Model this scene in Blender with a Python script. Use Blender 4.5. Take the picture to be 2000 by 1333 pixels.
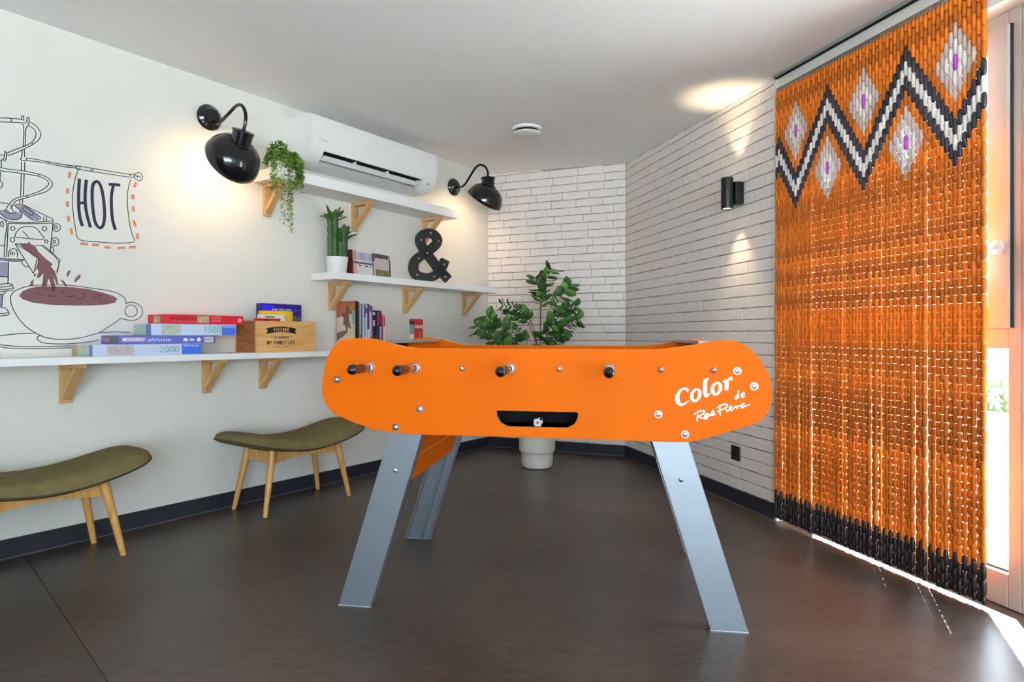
import bpy, bmesh, math, random
from mathutils import Vector, Matrix
from mathutils.geometry import tessellate_polygon

random.seed(7)
PI = math.pi
scene = bpy.context.scene
for o in list(bpy.data.objects):
    bpy.data.objects.remove(o, do_unlink=True)
COL = scene.collection

# ------------------------------------------------------------------ camera
cam_data = bpy.data.cameras.new('camera')
cam_data.sensor_width = 36.0
cam_data.lens = 22.68
cam_data.shift_y = -0.00525
cam_data.clip_start = 0.05
cam = bpy.data.objects.new('camera', cam_data)
COL.objects.link(cam)
cam.location = (0.0, 0.0, 0.92)
cam.rotation_euler = (PI / 2, 0, 0)
scene.camera = cam

# ------------------------------------------------------------------ colour management
scene.view_settings.view_transform = 'Standard'
scene.view_settings.look = 'None'
scene.view_settings.exposure = 0.68
scene.view_settings.gamma = 1.0
scene.view_settings.use_curve_mapping = False
scene.cycles.max_bounces = 12
scene.cycles.diffuse_bounces = 6
scene.cycles.glossy_bounces = 4
scene.cycles.transparent_max_bounces = 12
scene.cycles.sample_clamp_indirect = 60.0
scene.cycles.caustics_reflective = False
scene.cycles.caustics_refractive = False

# ------------------------------------------------------------------ sky and sun
SKY_STRENGTH = 9.5
SUN_STRENGTH = 42.0
world = bpy.data.worlds.new('daylight')
scene.world = world
world.use_nodes = True
wn = world.node_tree.nodes
wn.clear()
w_out = wn.new('ShaderNodeOutputWorld')
w_bg = wn.new('ShaderNodeBackground')
w_bg.inputs['Color'].default_value = (0.73, 0.865, 1.0, 1)
w_bg.inputs['Strength'].default_value = SKY_STRENGTH
world.node_tree.links.new(w_bg.outputs[0], w_out.inputs[0])

sun_data = bpy.data.lights.new('sun', 'SUN')
sun_data.energy = SUN_STRENGTH
sun_data.angle = 0.009
sun_data.color = (1.0, 0.975, 0.94)
sun = bpy.data.objects.new('sun', sun_data)
COL.objects.link(sun)
sun_dir = Vector((-0.41 * 0.62, -0.91 * 0.62, -0.78))
sun.rotation_euler = sun_dir.to_track_quat('-Z', 'Y').to_euler()

# ------------------------------------------------------------------ room frame (metres)
L0 = Vector((-2.1005, 2.6466))
U1 = Vector((0.57259, 0.81984)); N1 = Vector((0.81984, -0.57259))
C1 = Vector((-0.2007, 5.3668))
C2 = Vector((0.867, 4.92))
U2 = Vector((0.92247, -0.38608)); N2 = Vector((-0.38608, -0.92247))
U3 = Vector((0.25408, -0.96718)); N3 = Vector((-0.96718, -0.25408))
A1 = 0.961136; A2 = -0.396373; A3 = -1.313895; AT = -0.154417
T0 = Vector((-0.5912, 2.1975))
LEN2 = 1.1574
T_CORNER = 3.318
T_BACK = -6.6
S_END = 9.6
Z_OPEN = 2.015

def ceil_z(x, y):
    d = (Vector((x, y)) - L0).dot(N1)
    return 2.263 - 0.0255 * d

def frame_left(t, d=0.0, z=0.0):
    p = L0 + U1 * t + N1 * d
    return (p.x, p.y, z), A1

def frame_back(b, d=0.0, z=0.0):
    p = C1 + U2 * b + N2 * d
    return (p.x, p.y, z), A2

def frame_right(s, d=0.0, z=0.0):
    p = C2 + U3 * s + N3 * d
    return (p.x, p.y, z), A3

# ------------------------------------------------------------------ materials
MATS = {}

def lin(c):
    return tuple(((v / 12.92) if v <= 0.04045 else ((v + 0.055) / 1.055) ** 2.4) for v in c)

def rgb(r, g, b):
    return lin((r / 255.0, g / 255.0, b / 255.0))

def mat(name, col, rough=0.5, metal=0.0, var=0.0, scale=20.0, bump=0.0, bscale=200.0, spec=0.5,
        island=0.0, stretch=None, coat=0.0, trans=0.0, emis=None, estr=0.0):
    if name in MATS:
        return MATS[name]
    m = bpy.data.materials.new(name)
    m.use_nodes = True
    nt = m.node_tree
    b = nt.nodes['Principled BSDF']
    b.inputs['Base Color'].default_value = (*col, 1)
    b.inputs['Roughness'].default_value = rough
    b.inputs['Metallic'].default_value = metal
    b.inputs['Specular IOR Level'].default_value = spec
    if coat:
        b.inputs['Coat Weight'].default_value = coat
        b.inputs['Coat Roughness'].default_value = 0.1
    if trans:
        b.inputs['Transmission Weight'].default_value = trans
    if emis:
        b.inputs['Emission Color'].default_value = (*emis, 1)
        b.inputs['Emission Strength'].default_value = estr
    tc = None
    if var or bump or island:
        tc = nt.nodes.new('ShaderNodeTexCoord')
        mp = nt.nodes.new('ShaderNodeMapping')
        nt.links.new(tc.outputs['Object'], mp.inputs['Vector'])
        if stretch:
            mp.inputs['Scale'].default_value = stretch
    if var or island:
        cur = None
        if var:
            nz = nt.nodes.new('ShaderNodeTexNoise')
            nz.inputs['Scale'].default_value = scale
            nz.inputs['Detail'].default_value = 5
            nt.links.new(mp.outputs['Vector'], nz.inputs['Vector'])
            cur = nz.outputs['Fac']
        if island:
            ge = nt.nodes.new('ShaderNodeNewGeometry')
            if cur is None:
                cur = ge.outputs['Random Per Island']
                var = island
            else:
                mx = nt.nodes.new('ShaderNodeMix')
                mx.inputs['Factor'].default_value = 0.6
                nt.links.new(cur, mx.inputs['A'])
                nt.links.new(ge.outputs['Random Per Island'], mx.inputs['B'])
                cur = mx.outputs['Result']
        cr = nt.nodes.new('ShaderNodeValToRGB')
        lo = tuple(max(0, c * (1 - var)) for c in col)
        hi = tuple(min(1, c * (1 + var)) for c in col)
        cr.color_ramp.elements[0].position = 0.25
        cr.color_ramp.elements[1].position = 0.75
        cr.color_ramp.elements[0].color = (*lo, 1)
        cr.color_ramp.elements[1].color = (*hi, 1)
        nt.links.new(cur, cr.inputs['Fac'])
        nt.links.new(cr.outputs['Color'], b.inputs['Base Color'])
    if bump:
        nb = nt.nodes.new('ShaderNodeTexNoise')
        nb.inputs['Scale'].default_value = bscale
        nb.inputs['Detail'].default_value = 4
        nt.links.new(mp.outputs['Vector'], nb.inputs['Vector'])
        bp = nt.nodes.new('ShaderNodeBump')
        bp.inputs['Strength'].default_value = bump
        bp.inputs['Distance'].default_value = 0.004
        nt.links.new(nb.outputs['Fac'], bp.inputs['Height'])
        nt.links.new(bp.outputs['Normal'], b.inputs['Normal'])
    MATS[name] = m
    return m

def wood_mat(name, c_lo, c_hi, stretch=(3, 40, 40), rough=0.5):
    m = bpy.data.materials.new(name)
    m.use_nodes = True
    nt = m.node_tree
    b = nt.nodes['Principled BSDF']
    tc = nt.nodes.new('ShaderNodeTexCoord')
    mp = nt.nodes.new('ShaderNodeMapping')
    mp.inputs['Scale'].default_value = stretch
    nz = nt.nodes.new('ShaderNodeTexNoise')
    nz.inputs['Scale'].default_value = 1.5
    nz.inputs['Detail'].default_value = 6
    nz.inputs['Distortion'].default_value = 0.6
    cr = nt.nodes.new('ShaderNodeValToRGB')
    cr.color_ramp.elements[0].position = 0.3
    cr.color_ramp.elements[1].position = 0.7
    cr.color_ramp.elements[0].color = (*c_lo, 1)
    cr.color_ramp.elements[1].color = (*c_hi, 1)
    nt.links.new(tc.outputs['Object'], mp.inputs['Vector'])
    nt.links.new(mp.outputs['Vector'], nz.inputs['Vector'])
    nt.links.new(nz.outputs['Fac'], cr.inputs['Fac'])
    nt.links.new(cr.outputs['Color'], b.inputs['Base Color'])
    b.inputs['Roughness'].default_value = rough
    MATS[name] = m
    return m

M_WALL = mat('painted_plaster', rgb(216, 214, 206), 0.75, bump=0.03, bscale=350)
M_CEIL = mat('ceiling_paint', rgb(243, 243, 242), 0.85)
M_BRICK = mat('white_brick', rgb(226, 217, 211), 0.7, var=0.04, scale=35, bump=0.12, bscale=90)
M_MORTAR = mat('grey_mortar', rgb(146, 135, 130), 0.9)
M_BASE = mat('charcoal_skirting', rgb(34, 36, 44), 0.5)
M_SEAL = mat('skirting_seal', rgb(88, 86, 88), 0.5)
M_WHITE = mat('white_lacquer', rgb(232, 232, 230), 0.45)
M_PVC = mat('white_window_frame', rgb(178, 172, 164), 0.35)
M_GASKET = mat('black_gasket', rgb(40, 42, 46), 0.6)
M_ORANGE = mat('orange_laminate', rgb(228, 104, 1), 0.6, var=0.02, scale=3, spec=0.12)
M_CORE = mat('pale_board_edge', rgb(238, 190, 120), 0.6)
M_WASHER = mat('grey_washer', rgb(120, 128, 136), 0.35, metal=0.8)
M_STEEL = mat('brushed_leg_metal', rgb(138, 144, 150), 0.42, metal=0.6, var=0.03, scale=4)
M_CHROME = mat('zinc_bolt', rgb(205, 210, 214), 0.22, metal=1.0)
M_BLACK = mat('black_plastic', rgb(14, 15, 18), 0.35)
M_BLACKG = mat('black_gloss_enamel', rgb(10, 11, 14), 0.16, coat=0.4)
M_DARK = mat('dark_cavity', rgb(10, 10, 11), 0.9)
M_BROWN = mat('brown_handle', rgb(92, 42, 22), 0.45)
M_LWOOD = wood_mat('light_bracket_wood', rgb(190, 146, 90), rgb(214, 172, 116), (30, 30, 6))
M_OAK = wood_mat('stool_beech', rgb(198, 142, 70), rgb(222, 172, 98), (25, 25, 5), 0.42)
M_CRATE = wood_mat('crate_pine', rgb(206, 150, 84), rgb(226, 178, 112), (5, 40, 45))
M_CRATE2 = wood_mat('crate_end_wood', rgb(140, 82, 40), rgb(176, 112, 60), (40, 5, 30))
M_FABRIC = mat('olive_felt', rgb(120, 108, 72), 0.95, var=0.12, scale=25, bump=0.15, bscale=600, spec=0.1)
M_INK = mat('mural_ink', rgb(58, 58, 60), 0.9)
M_NAVYINK = mat('mural_navy_paint', rgb(54, 54, 72), 0.9)
M_COFFEE = mat('mural_coffee_paint', rgb(128, 88, 90), 0.9)
M_LILAC = mat('mural_lilac_paint', rgb(150, 142, 160), 0.9)
M_DASH = mat('mural_orange_paint', rgb(216, 140, 96), 0.9)
M_YELLOWINK = mat('mural_yellow_paint', rgb(222, 214, 150), 0.9)

def glass_mat():
    m = bpy.data.materials.new('window_glass')
    m.use_nodes = True
    nt = m.node_tree
    nt.nodes.clear()
    out = nt.nodes.new('ShaderNodeOutputMaterial')
    mx = nt.nodes.new('ShaderNodeMixShader')
    tr = nt.nodes.new('ShaderNodeBsdfTransparent')
    tr.inputs['Color'].default_value = (0.95, 0.97, 0.97, 1)
    gl = nt.nodes.new('ShaderNodeBsdfGlossy')
    gl.inputs['Roughness'].default_value = 0.02
    mx.inputs[0].default_value = 0.035
    nt.links.new(tr.outputs[0], mx.inputs[1])
    nt.links.new(gl.outputs[0], mx.inputs[2])
    nt.links.new(mx.outputs[0], out.inputs[0])
    return m
M_GLASS = glass_mat()

# ------------------------------------------------------------------ mesh helpers
class MB:
    def __init__(self):
        self.v = []; self.f = []; self.m = []
    def add(self, vs, fs, mi=0):
        b = len(self.v)
        self.v += [tuple(p) for p in vs]
        for q in fs:
            self.f.append(tuple(b + i for i in q)); self.m.append(mi)
        return self
    def box(self, x0, x1, y0, y1, z0, z1, mi=0):
        vs = [(x0, y0, z0), (x1, y0, z0), (x1, y1, z0), (x0, y1, z0), (x0, y0, z1), (x1, y0, z1), (x1, y1, z1), (x0, y1, z1)]
        return self.add(vs, [(3, 2, 1, 0), (4, 5, 6, 7), (0, 1, 5, 4), (1, 2, 6, 5), (2, 3, 7, 6), (3, 0, 4, 7)], mi)
    def hexa(self, bottom, top, mi=0):
        return self.add(list(bottom) + list(top), [(3, 2, 1, 0), (4, 5, 6, 7), (0, 1, 5, 4), (1, 2, 6, 5), (2, 3, 7, 6), (3, 0, 4, 7)], mi)
    def rings(self, rs, closed_caps=True, mi=0, cyclic=True):
        n = len(rs[0]); vs = [p for r in rs for p in r]; fs = []
        for k in range(len(rs) - 1):
            for i in range(n if cyclic else n - 1):
                j = (i + 1) % n
                fs.append((k * n + i, k * n + j, (k + 1) * n + j, (k + 1) * n + i))
        if closed_caps:
            fs.append(tuple(reversed(range(n))))
            fs.append(tuple((len(rs) - 1) * n + i for i in range(n)))
        return self.add(vs, fs, mi)
    def cyl(self, p0, p1, r0, r1=None, n=16, mi=0, caps=True):
        r1 = r0 if r1 is None else r1
        return self.tube([p0, p1], [r0, r1], n, mi, caps)
    def tube(self, path, r, n=12, mi=0, caps=True):
        pts = [Vector(p) for p in path]
        rad = r if isinstance(r, (list, tuple)) else [r] * len(pts)
        rs = []; prev = None
        for i, p in enumerate(pts):
            a = pts[max(0, i - 1)]; b = pts[min(len(pts) - 1, i + 1)]
            t = (b - a).normalized()
            if prev is None:
                up = Vector((0, 0, 1)) if abs(t.z) < 0.9 else Vector((1, 0, 0))
                u = t.cross(up).normalized()
            else:
                u = (prev - t * prev.dot(t)).normalized()
            prev = u
            w = t.cross(u)
            rs.append([p + (u * math.cos(2 * PI * k / n) + w * math.sin(2 * PI * k / n)) * rad[i] for k in range(n)])
        return self.rings(rs, caps, mi)
    def lathe(self, prof, origin=(0, 0, 0), axis=(0, 0, 1), n=32, mi=0, caps=False):
        o = Vector(origin); ax = Vector(axis).normalized()
        up = Vector((1, 0, 0)) if abs(ax.x) < 0.9 else Vector((0, 1, 0))
        u = (up - ax * up.dot(ax)).normalized(); w = ax.cross(u)
        rs = [[o + ax * h + (u * math.cos(2 * PI * k / n) + w * math.sin(2 * PI * k / n)) * max(r, 1e-4) for k in range(n)] for r, h in prof]
        return self.rings(rs, caps, mi)
    def prism(self, outer, y0, y1, holes=(), mi=0, mi_side=None, fn=None):
        """outline in (x, z) extruded along y, holes allowed"""
        fn = fn or (lambda x, z, y: (x, y, z))
        polys = [list(outer)] + [list(h) for h in holes]
        tri = tessellate_polygon([[Vector((x, z, 0)) for x, z in p] for p in polys])
        flat = [q for p in polys for q in p]
        n = len(flat)
        vs = [fn(x, z, y0) for x, z in flat] + [fn(x, z, y1) for x, z in flat]
        fs = [tuple(t) for t in tri] + [tuple(n + i for i in reversed(t)) for t in tri]
        self.add(vs, fs, mi)
        fs = []; b = 0
        for p in polys:
            k = len(p)
            for i in range(k):
                j = (i + 1) % k
                fs.append((b + i, b + j, n + b + j, n + b + i))
            b += k
        return self.add(vs, fs, mi if mi_side is None else mi_side)
    def ribbon(self, pts, w, fn, mi=0, closed=False):
        """flat stroke in a 2D plane; fn maps (a, b) to 3D; pts may carry their own width"""
        P = [Vector((p[0], p[1])) for p in pts]
        W = [(p[2] if len(p) > 2 else w) for p in pts]
        vs = []
        for i, p in enumerate(P):
            a = P[max(0, i - 1)]; b = P[min(len(P) - 1, i + 1)]
            t = (b - a)
            if t.length < 1e-9:
                t = Vector((1, 0))
            t.normalize()
            nrm = Vector((-t.y, t.x)) * (W[i] * 0.5)
            vs += [fn(*(p + nrm)), fn(*(p - nrm))]
        fs = [(2 * i, 2 * i + 1, 2 * i + 3, 2 * i + 2) for i in range(len(P) - 1)]
        return self.add(vs, fs, mi)
    def flat(self, poly, fn, mi=0):
        tri = tessellate_polygon([[Vector((x, z, 0)) for x, z in poly]])
        return self.add([fn(x, z) for x, z in poly], [tuple(t) for t in tri], mi)
    def sphere(self, c, r, n=16, m=10, mi=0, sc=(1, 1, 1)):
        c = Vector(c); rs = []
        for k in range(m + 1):
            a = -PI / 2 + PI * k / m
            rs.append([(c.x + sc[0] * r * max(math.cos(a), 1e-3) * math.cos(2 * PI * i / n), c.y + sc[1] * r * max(math.cos(a), 1e-3) * math.sin(2 * PI * i / n), c.z + sc[2] * r * math.sin(a)) for i in range(n)])
        return self.rings(rs, True, mi)
    def mesh(self, name, mats, smooth=False, fix=True):
        me = bpy.data.meshes.new(name)
        me.from_pydata(self.v, [], self.f)
        for m in (mats if isinstance(mats, (list, tuple)) else [mats]):
            me.materials.append(m)
        me.polygons.foreach_set('material_index', self.m)
        if fix:
            bm = bmesh.new(); bm.from_mesh(me)
            bmesh.ops.recalc_face_normals(bm, faces=bm.faces)
            bm.to_mesh(me); bm.free()
        if smooth:
            me.polygons.foreach_set('use_smooth', [True] * len(me.polygons))
            me.set_sharp_from_angle(angle=math.radians(smooth if smooth is not True else 40))
        me.update()
        return me
    def build(self, name, mats, parent=None, smooth=False, bevel=0.0, fix=True, loc=None, rot=None):
        return link(name, self.mesh(name, mats, smooth, fix), parent, bevel, loc, rot)

def link(name, me, parent=None, bevel=0.0, loc=None, rot=None):
    o = bpy.data.objects.new(name, me)
    COL.objects.link(o)
    if parent is not None:
        o.parent = parent
    if loc is not None:
        o.location = loc
    if rot is not None:
        o.rotation_euler = rot if isinstance(rot, (list, tuple)) else (0, 0, rot)
    if bevel:
        b = o.modifiers.new('bevel', 'BEVEL')
        b.width = bevel; b.segments = 2; b.limit_method = 'ANGLE'; b.angle_limit = math.radians(40)
    return o

def tag(o, label, cat, group=None, kind=None):
    if label: o['label'] = label
    if cat: o['category'] = cat
    if group: o['group'] = group
    if kind: o['kind'] = kind
    return o

def thing(name, label, cat, fr, group=None):
    (loc, a) = fr
    o = bpy.data.objects.new(name, None)
    o.empty_display_size = 0.05
    COL.objects.link(o)
    o.location = loc
    o.rotation_euler = (0, 0, a)
    return tag(o, label, cat, group)

def structure(o):
    o['kind'] = 'structure'
    return o

def copy_tree(o, parent=None):
    c = o.copy()
    COL.objects.link(c)
    c.parent = parent
    for ch in list(o.children):
        copy_tree(ch, c)
    return c

def text_geo(body, size, shear=0.0, offset=0.0, space=1.0):
    cu = bpy.data.curves.new('txt', 'FONT')
    cu.body = body; cu.size = size; cu.shear = shear; cu.offset = offset
    cu.space_character = space
    cu.align_x = 'CENTER'; cu.align_y = 'CENTER'
    cu.resolution_u = 3
    ob = bpy.data.objects.new('txt', cu)
    COL.objects.link(ob)
    dg = bpy.context.evaluated_depsgraph_get()
    me = ob.evaluated_get(dg).to_mesh()
    vs = [tuple(v.co) for v in me.vertices]
    fs = [tuple(p.vertices) for p in me.polygons]
    ob.evaluated_get(dg).to_mesh_clear()
    bpy.data.objects.remove(ob, do_unlink=True)
    bpy.data.curves.remove(cu)
    return vs, fs

def add_text(mb, body, size, cx, cz, y, mi=0, shear=0.0, offset=0.0, space=1.0, width=None, height=None):
    """lettering lying in the xz plane at depth y, facing -y"""
    vs, fs = text_geo(body, size, shear, offset, space)
    if not vs:
        return
    xs = [v[0] for v in vs]; ys = [v[1] for v in vs]
    mx, my = (min(xs) + max(xs)) / 2, (min(ys) + max(ys)) / 2
    sx = width / (max(xs) - min(xs)) if width else 1.0
    sy = height / (max(ys) - min(ys)) if height else (sx if width else 1.0)
    mb.add([(cx + (v[0] - mx) * sx, y, cz + (v[1] - my) * sy) for v in vs], fs, mi)

def smooth_path(pts, n=8):
    """Catmull-Rom through 2D/3D points"""
    P = [Vector(p) for p in pts]; out = []
    for i in range(len(P) - 1):
        p0 = P[max(0, i - 1)]; p1 = P[i]; p2 = P[i + 1]; p3 = P[min(len(P) - 1, i + 2)]
        for k in range(n):
            t = k / n
            out.append(0.5 * ((2 * p1) + (p2 - p0) * t + (2 * p0 - 5 * p1 + 4 * p2 - p3) * t * t + (3 * p1 - p0 - 3 * p2 + p3) * t ** 3))
    out.append(P[-1])
    return out

# ================================================================== setting
P_BL = L0 + U1 * T_BACK
P_BR = C2 + U3 * S_END
ROOM = [P_BL, P_BR, C2.copy(), C1.copy()]

def clip_half(poly, p, n):
    out = []
    for i in range(len(poly)):
        a = poly[i]; b = poly[(i + 1) % len(poly)]
        da = (a - p).dot(n); db = (b - p).dot(n)
        if da >= 0: out.append(a)
        if da * db < 0: out.append(a + (b - a) * (da / (da - db)))
    return out

def floor_mat():
    m = bpy.data.materials.new('brown_vinyl')
    m.use_nodes = True
    nt = m.node_tree
    b = nt.nodes['Principled BSDF']
    tc = nt.nodes.new('ShaderNodeTexCoord')
    mp = nt.nodes.new('ShaderNodeMapping')
    mp.inputs['Rotation'].default_value = (0, 0, math.radians(-18))
    mp.inputs['Scale'].default_value = (3.0, 9.0, 1)
    n1 = nt.nodes.new('ShaderNodeTexNoise'); n1.inputs['Scale'].default_value = 5.0; n1.inputs['Detail'].default_value = 9; n1.inputs['Roughness'].default_value = 0.72
    n2 = nt.nodes.new('ShaderNodeTexNoise'); n2.inputs['Scale'].default_value = 1.6; n2.inputs['Detail'].default_value = 4
    mx = nt.nodes.new('ShaderNodeMix'); mx.inputs['Factor'].default_value = 0.4
    cr = nt.nodes.new('ShaderNodeValToRGB')
    cr.color_ramp.elements[0].position = 0.36
    cr.color_ramp.elements[1].position = 0.66
    cr.color_ramp.elements[0].color = (*rgb(44, 34, 28), 1)
    cr.color_ramp.elements[1].color = (*rgb(98, 84, 74), 1)
    nt.links.new(tc.outputs['Object'], mp.inputs['Vector'])
    nt.links.new(mp.outputs['Vector'], n1.inputs['Vector'])
    nt.links.new(tc.outputs['Object'], n2.inputs['Vector'])
    nt.links.new(n1.outputs['Fac'], mx.inputs['A'])
    nt.links.new(n2.outputs['Fac'], mx.inputs['B'])
    nt.links.new(mx.outputs['Result'], cr.inputs['Fac'])
    nt.links.new(cr.outputs['Color'], b.inputs['Base Color'])
    rr = nt.nodes.new('ShaderNodeMapRange')
    rr.inputs['To Min'].default_value = 0.26; rr.inputs['To Max'].default_value = 0.42
    nt.links.new(n1.outputs['Fac'], rr.inputs['Value'])
    nt.links.new(rr.outputs['Result'], b.inputs['Roughness'])
    bp = nt.nodes.new('ShaderNodeBump'); bp.inputs['Strength'].default_value = 0.06; bp.inputs['Distance'].default_value = 0.002
    nt.links.new(n1.outputs['Fac'], bp.inputs['Height'])
    nt.links.new(bp.outputs['Normal'], b.inputs['Normal'])
    return m
M_FLOOR = floor_mat()

# floor: slab with sheets of vinyl laid side by side
mb = MB()
grow = [Vector((p.x, p.y)) for p in ROOM]
cen = sum(grow, Vector((0, 0))) / 4
grow = [cen + (p - cen) * 1.03 for p in grow]
mb.prism([(p.x, p.y) for p in grow], -0.08, -0.0035, fn=lambda x, y, z: (x, y, z))
floor = structure(mb.build('floor', mat('floor_screed', rgb(40, 36, 34), 0.9)))
fd = Vector((0.70, -0.714)); fn_ = Vector((0.714, 0.70))
for k in range(-5, 5):
    a = 0.433 + 2.21 * k + 0.001; b_ = 0.433 + 2.21 * (k + 1) - 0.001
    poly = clip_half([p.copy() for p in ROOM], fn_ * a, fn_)
    if len(poly) >= 3: poly = clip_half(poly, fn_ * b_, -fn_)
    if len(poly) < 3: continue
    m2 = MB().prism([(p.x, p.y) for p in poly], -0.0034, 0.0, fn=lambda x, y, z: (x, y, z))
    m2.build('vinyl_sheet', M_FLOOR, floor)

# ceiling: very slightly falling towards the window side
mb = MB()
cg = [cen + (p - cen) * 1.04 for p in ROOM]
vs = [(p.x, p.y, ceil_z(p.x, p.y)) for p in cg] + [(p.x, p.y, ceil_z(p.x, p.y) + 0.15) for p in cg]
mb.add(vs, [(0, 1, 2, 3), (7, 6, 5, 4), (0, 4, 5, 1), (1, 5, 6, 2), (2, 6, 7, 3), (3, 7, 4, 0)])
ceiling = structure(mb.build('ceiling', M_CEIL))

# left wall
mb = MB().box(T_BACK, T_CORNER, 0, 0.12, -0.05, 2.35)
loc, a = frame_left(0)
wall_left = structure(mb.build('wall_left', M_WALL, loc=loc, rot=a))

# wall behind the camera
d = P_BR - P_BL
af = math.atan2(d.y, d.x)
F0, F1, FZ = 4.3, d.length - 0.5, 2.1
mb = MB().box(-0.1, F0, -0.12, 0, -0.05, 2.35)
mb.box(F1, d.length + 0.1, -0.12, 0, -0.05, 2.35)
mb.box(F0, F1, -0.12, 0, FZ, 2.35)
wall_front = structure(mb.build('wall_front', M_WALL, loc=(P_BL.x, P_BL.y, 0), rot=af))
# wide glazed doors added unseen behind the camera to let in frontal daylight
dr = bpy.data.objects.new('added_door_1', None); COL.objects.link(dr)
dr.location = (P_BL.x, P_BL.y, 0); dr.rotation_euler = (0, 0, af); dr['kind'] = 'structure'
m = MB()
ND = 3
for k in range(ND + 1):
    x = F0 + (F1 - F0 - 0.07) * k / ND
    m.box(x, x + 0.07, -0.10, -0.03, 0, FZ)
m.box(F0, F1, -0.10, -0.03, FZ - 0.07, FZ); m.box(F0, F1, -0.10, -0.03, 0, 0.08)
m.build('added_door_frame', M_PVC, dr)
for k in range(ND):
    x = F0 + (F1 - F0 - 0.07) * k / ND
    MB().box(x + 0.06, x + (F1 - F0 - 0.07) / ND + 0.01, -0.068, -0.062, 0.07, FZ - 0.06).build('pane', M_GLASS, dr)
pd2 = bpy.data.lights.new('added_door_portal', 'AREA'); pd2.shape = 'RECTANGLE'; pd2.size = F1 - F0; pd2.size_y = FZ
pd2.cycles.is_portal = True
po2 = bpy.data.objects.new('added_door_portal', pd2); COL.objects.link(po2)
fx = d.normalized(); fnv = Vector((-fx.y, fx.x))
pq = P_BL + fx * ((F0 + F1) / 2) - fnv * 0.14
po2.location = (pq.x, pq.y, FZ / 2)
po2.rotation_euler = Vector((fnv.x, fnv.y, 0)).to_track_quat('-Z', 'Z').to_euler()

# brick-clad walls
PITCH = 0.0617
def brick_variants(n=8):
    out = []
    for k in range(n):
        r = random.Random(100 + k)
        xs = [0, 0.33, 0.67, 1.0]
        L, H = 0.2, PITCH - 0.0045
        j = lambda s: (r.random() - 0.5) * s
        bot = [(x * L + j(0.0016), j(0.0035)) for x in xs]
        top = [(x * L + j(0.0016), H + j(0.003)) for x in reversed(xs)]
        ring = bot + top
        cx, cz = L / 2, H / 2
        ins = [(x + (0.0022 if x < cx else -0.0022), z + (0.0022 if z < cz else -0.0022)) for x, z in ring]
        m = MB()
        dep = -0.0035 - j(0.002)
        m.rings([[(x, 0.006, z) for x, z in ring], [(x, 0.0, z) for x, z in ring], [(x, dep, z) for x, z in ins]], False)
        m.add([(x, dep, z) for x, z in ins], [tuple(range(8))])
        out.append(m.mesh('brick', M_BRICK))
    return out
BRICKS = brick_variants()

def lay_bricks(wall, length, ztop_fn, rows, avg, seed, limit):
    r = random.Random(seed)
    todo = []
    for k in range(rows):
        z = 0.082 + k * PITCH
        x = -(0.5 * avg if k % 2 else 0.0) - r.random() * 0.06
        while x < length - 0.004:
            ln = avg * (0.82 + 0.36 * r.random())
            x0, x1 = max(x + 0.0007, 0.001), min(x + ln - 0.0007, length - 0.001)
            if x1 - x0 > 0.006:
                h = PITCH
                zt = ztop_fn((x0 + x1) / 2)
                sz = 1.0
                if z + PITCH > zt:
                    sz = (zt - z) / PITCH
                if sz > 0.15:
                    todo.append((x0, x1, z, sz, r.randrange(len(BRICKS))))
            x += ln
    todo.sort(key=lambda q: -q[0] if limit else 0)
    rest = MB()
    for i, (x0, x1, z, sz, v) in enumerate(todo):
        me = BRICKS[v]
        s = (x1 - x0) / 0.2
        if i < 300:
            o = bpy.data.objects.new('brick', me)
            COL.objects.link(o)
            o.parent = wall
            o.location = (x0, 0.0, z)
            o.scale = (s, 1, sz)
        else:
            rest.add([(x0 + q.co.x * s, q.co.y, z + q.co.z * sz) for q in me.vertices], [tuple(p.vertices) for p in me.polygons])
    if rest.v:
        o = rest.build('brick_rest', M_BRICK, wall)
        o['kind'] = 'stuff'
        o['label'] = 'far bricks of the white brick wall'

loc, a = frame_back(0)
mb = MB().box(0, LEN2 + 0.004, 0.0, 0.12, -0.05, 2.35)
wall_back = structure(mb.build('wall_back', M_MORTAR, loc=loc, rot=a))
lay_bricks(wall_back, LEN2, lambda x: ceil_z(*(C1 + U2 * x)), 36, 0.205, 3, False)

S_BRICK = 1.758
S_OPEN = 1.776
S_OPEN_END = 3.45
loc, a = frame_right(0)
mb = MB()
mb.box(0, S_BRICK, 0.0, 0.2, -0.05, 2.35, 0)
mb.box(S_BRICK, S_OPEN, -0.006, 0.2, -0.05, 2.35, 1)
mb.box(S_OPEN, S_OPEN_END, 0.0, 0.2, Z_OPEN, 2.35, 1)
mb.box(S_OPEN_END, S_END, 0.0, 0.2, -0.05, 2.35, 1)
wall_right = structure(mb.build('wall_right', [M_MORTAR, M_WALL], loc=loc, rot=a))
lay_bricks(wall_right, S_BRICK, lambda x: ceil_z(*(C2 + U3 * x)), 36, 0.212, 5, True)

# skirting
def skirting(name, fr, x0, x1):
    loc, a = fr
    m = MB().box(x0, x1, -0.012, 0.0, 0.0, 0.079)
    o = structure(m.build(name, M_BASE, loc=loc, rot=a))
    MB().box(x0, x1, -0.0155, -0.012, 0.0, 0.005).build('seal_strip', M_SEAL, o)
skirting('baseboard_left', frame_left(0), T_BACK, T_CORNER - 0.012)
skirting('baseboard_back', frame_back(0), 0.0, LEN2 - 0.004)
skirting('baseboard_right', frame_right(0), 0.004, 1.752)

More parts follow.
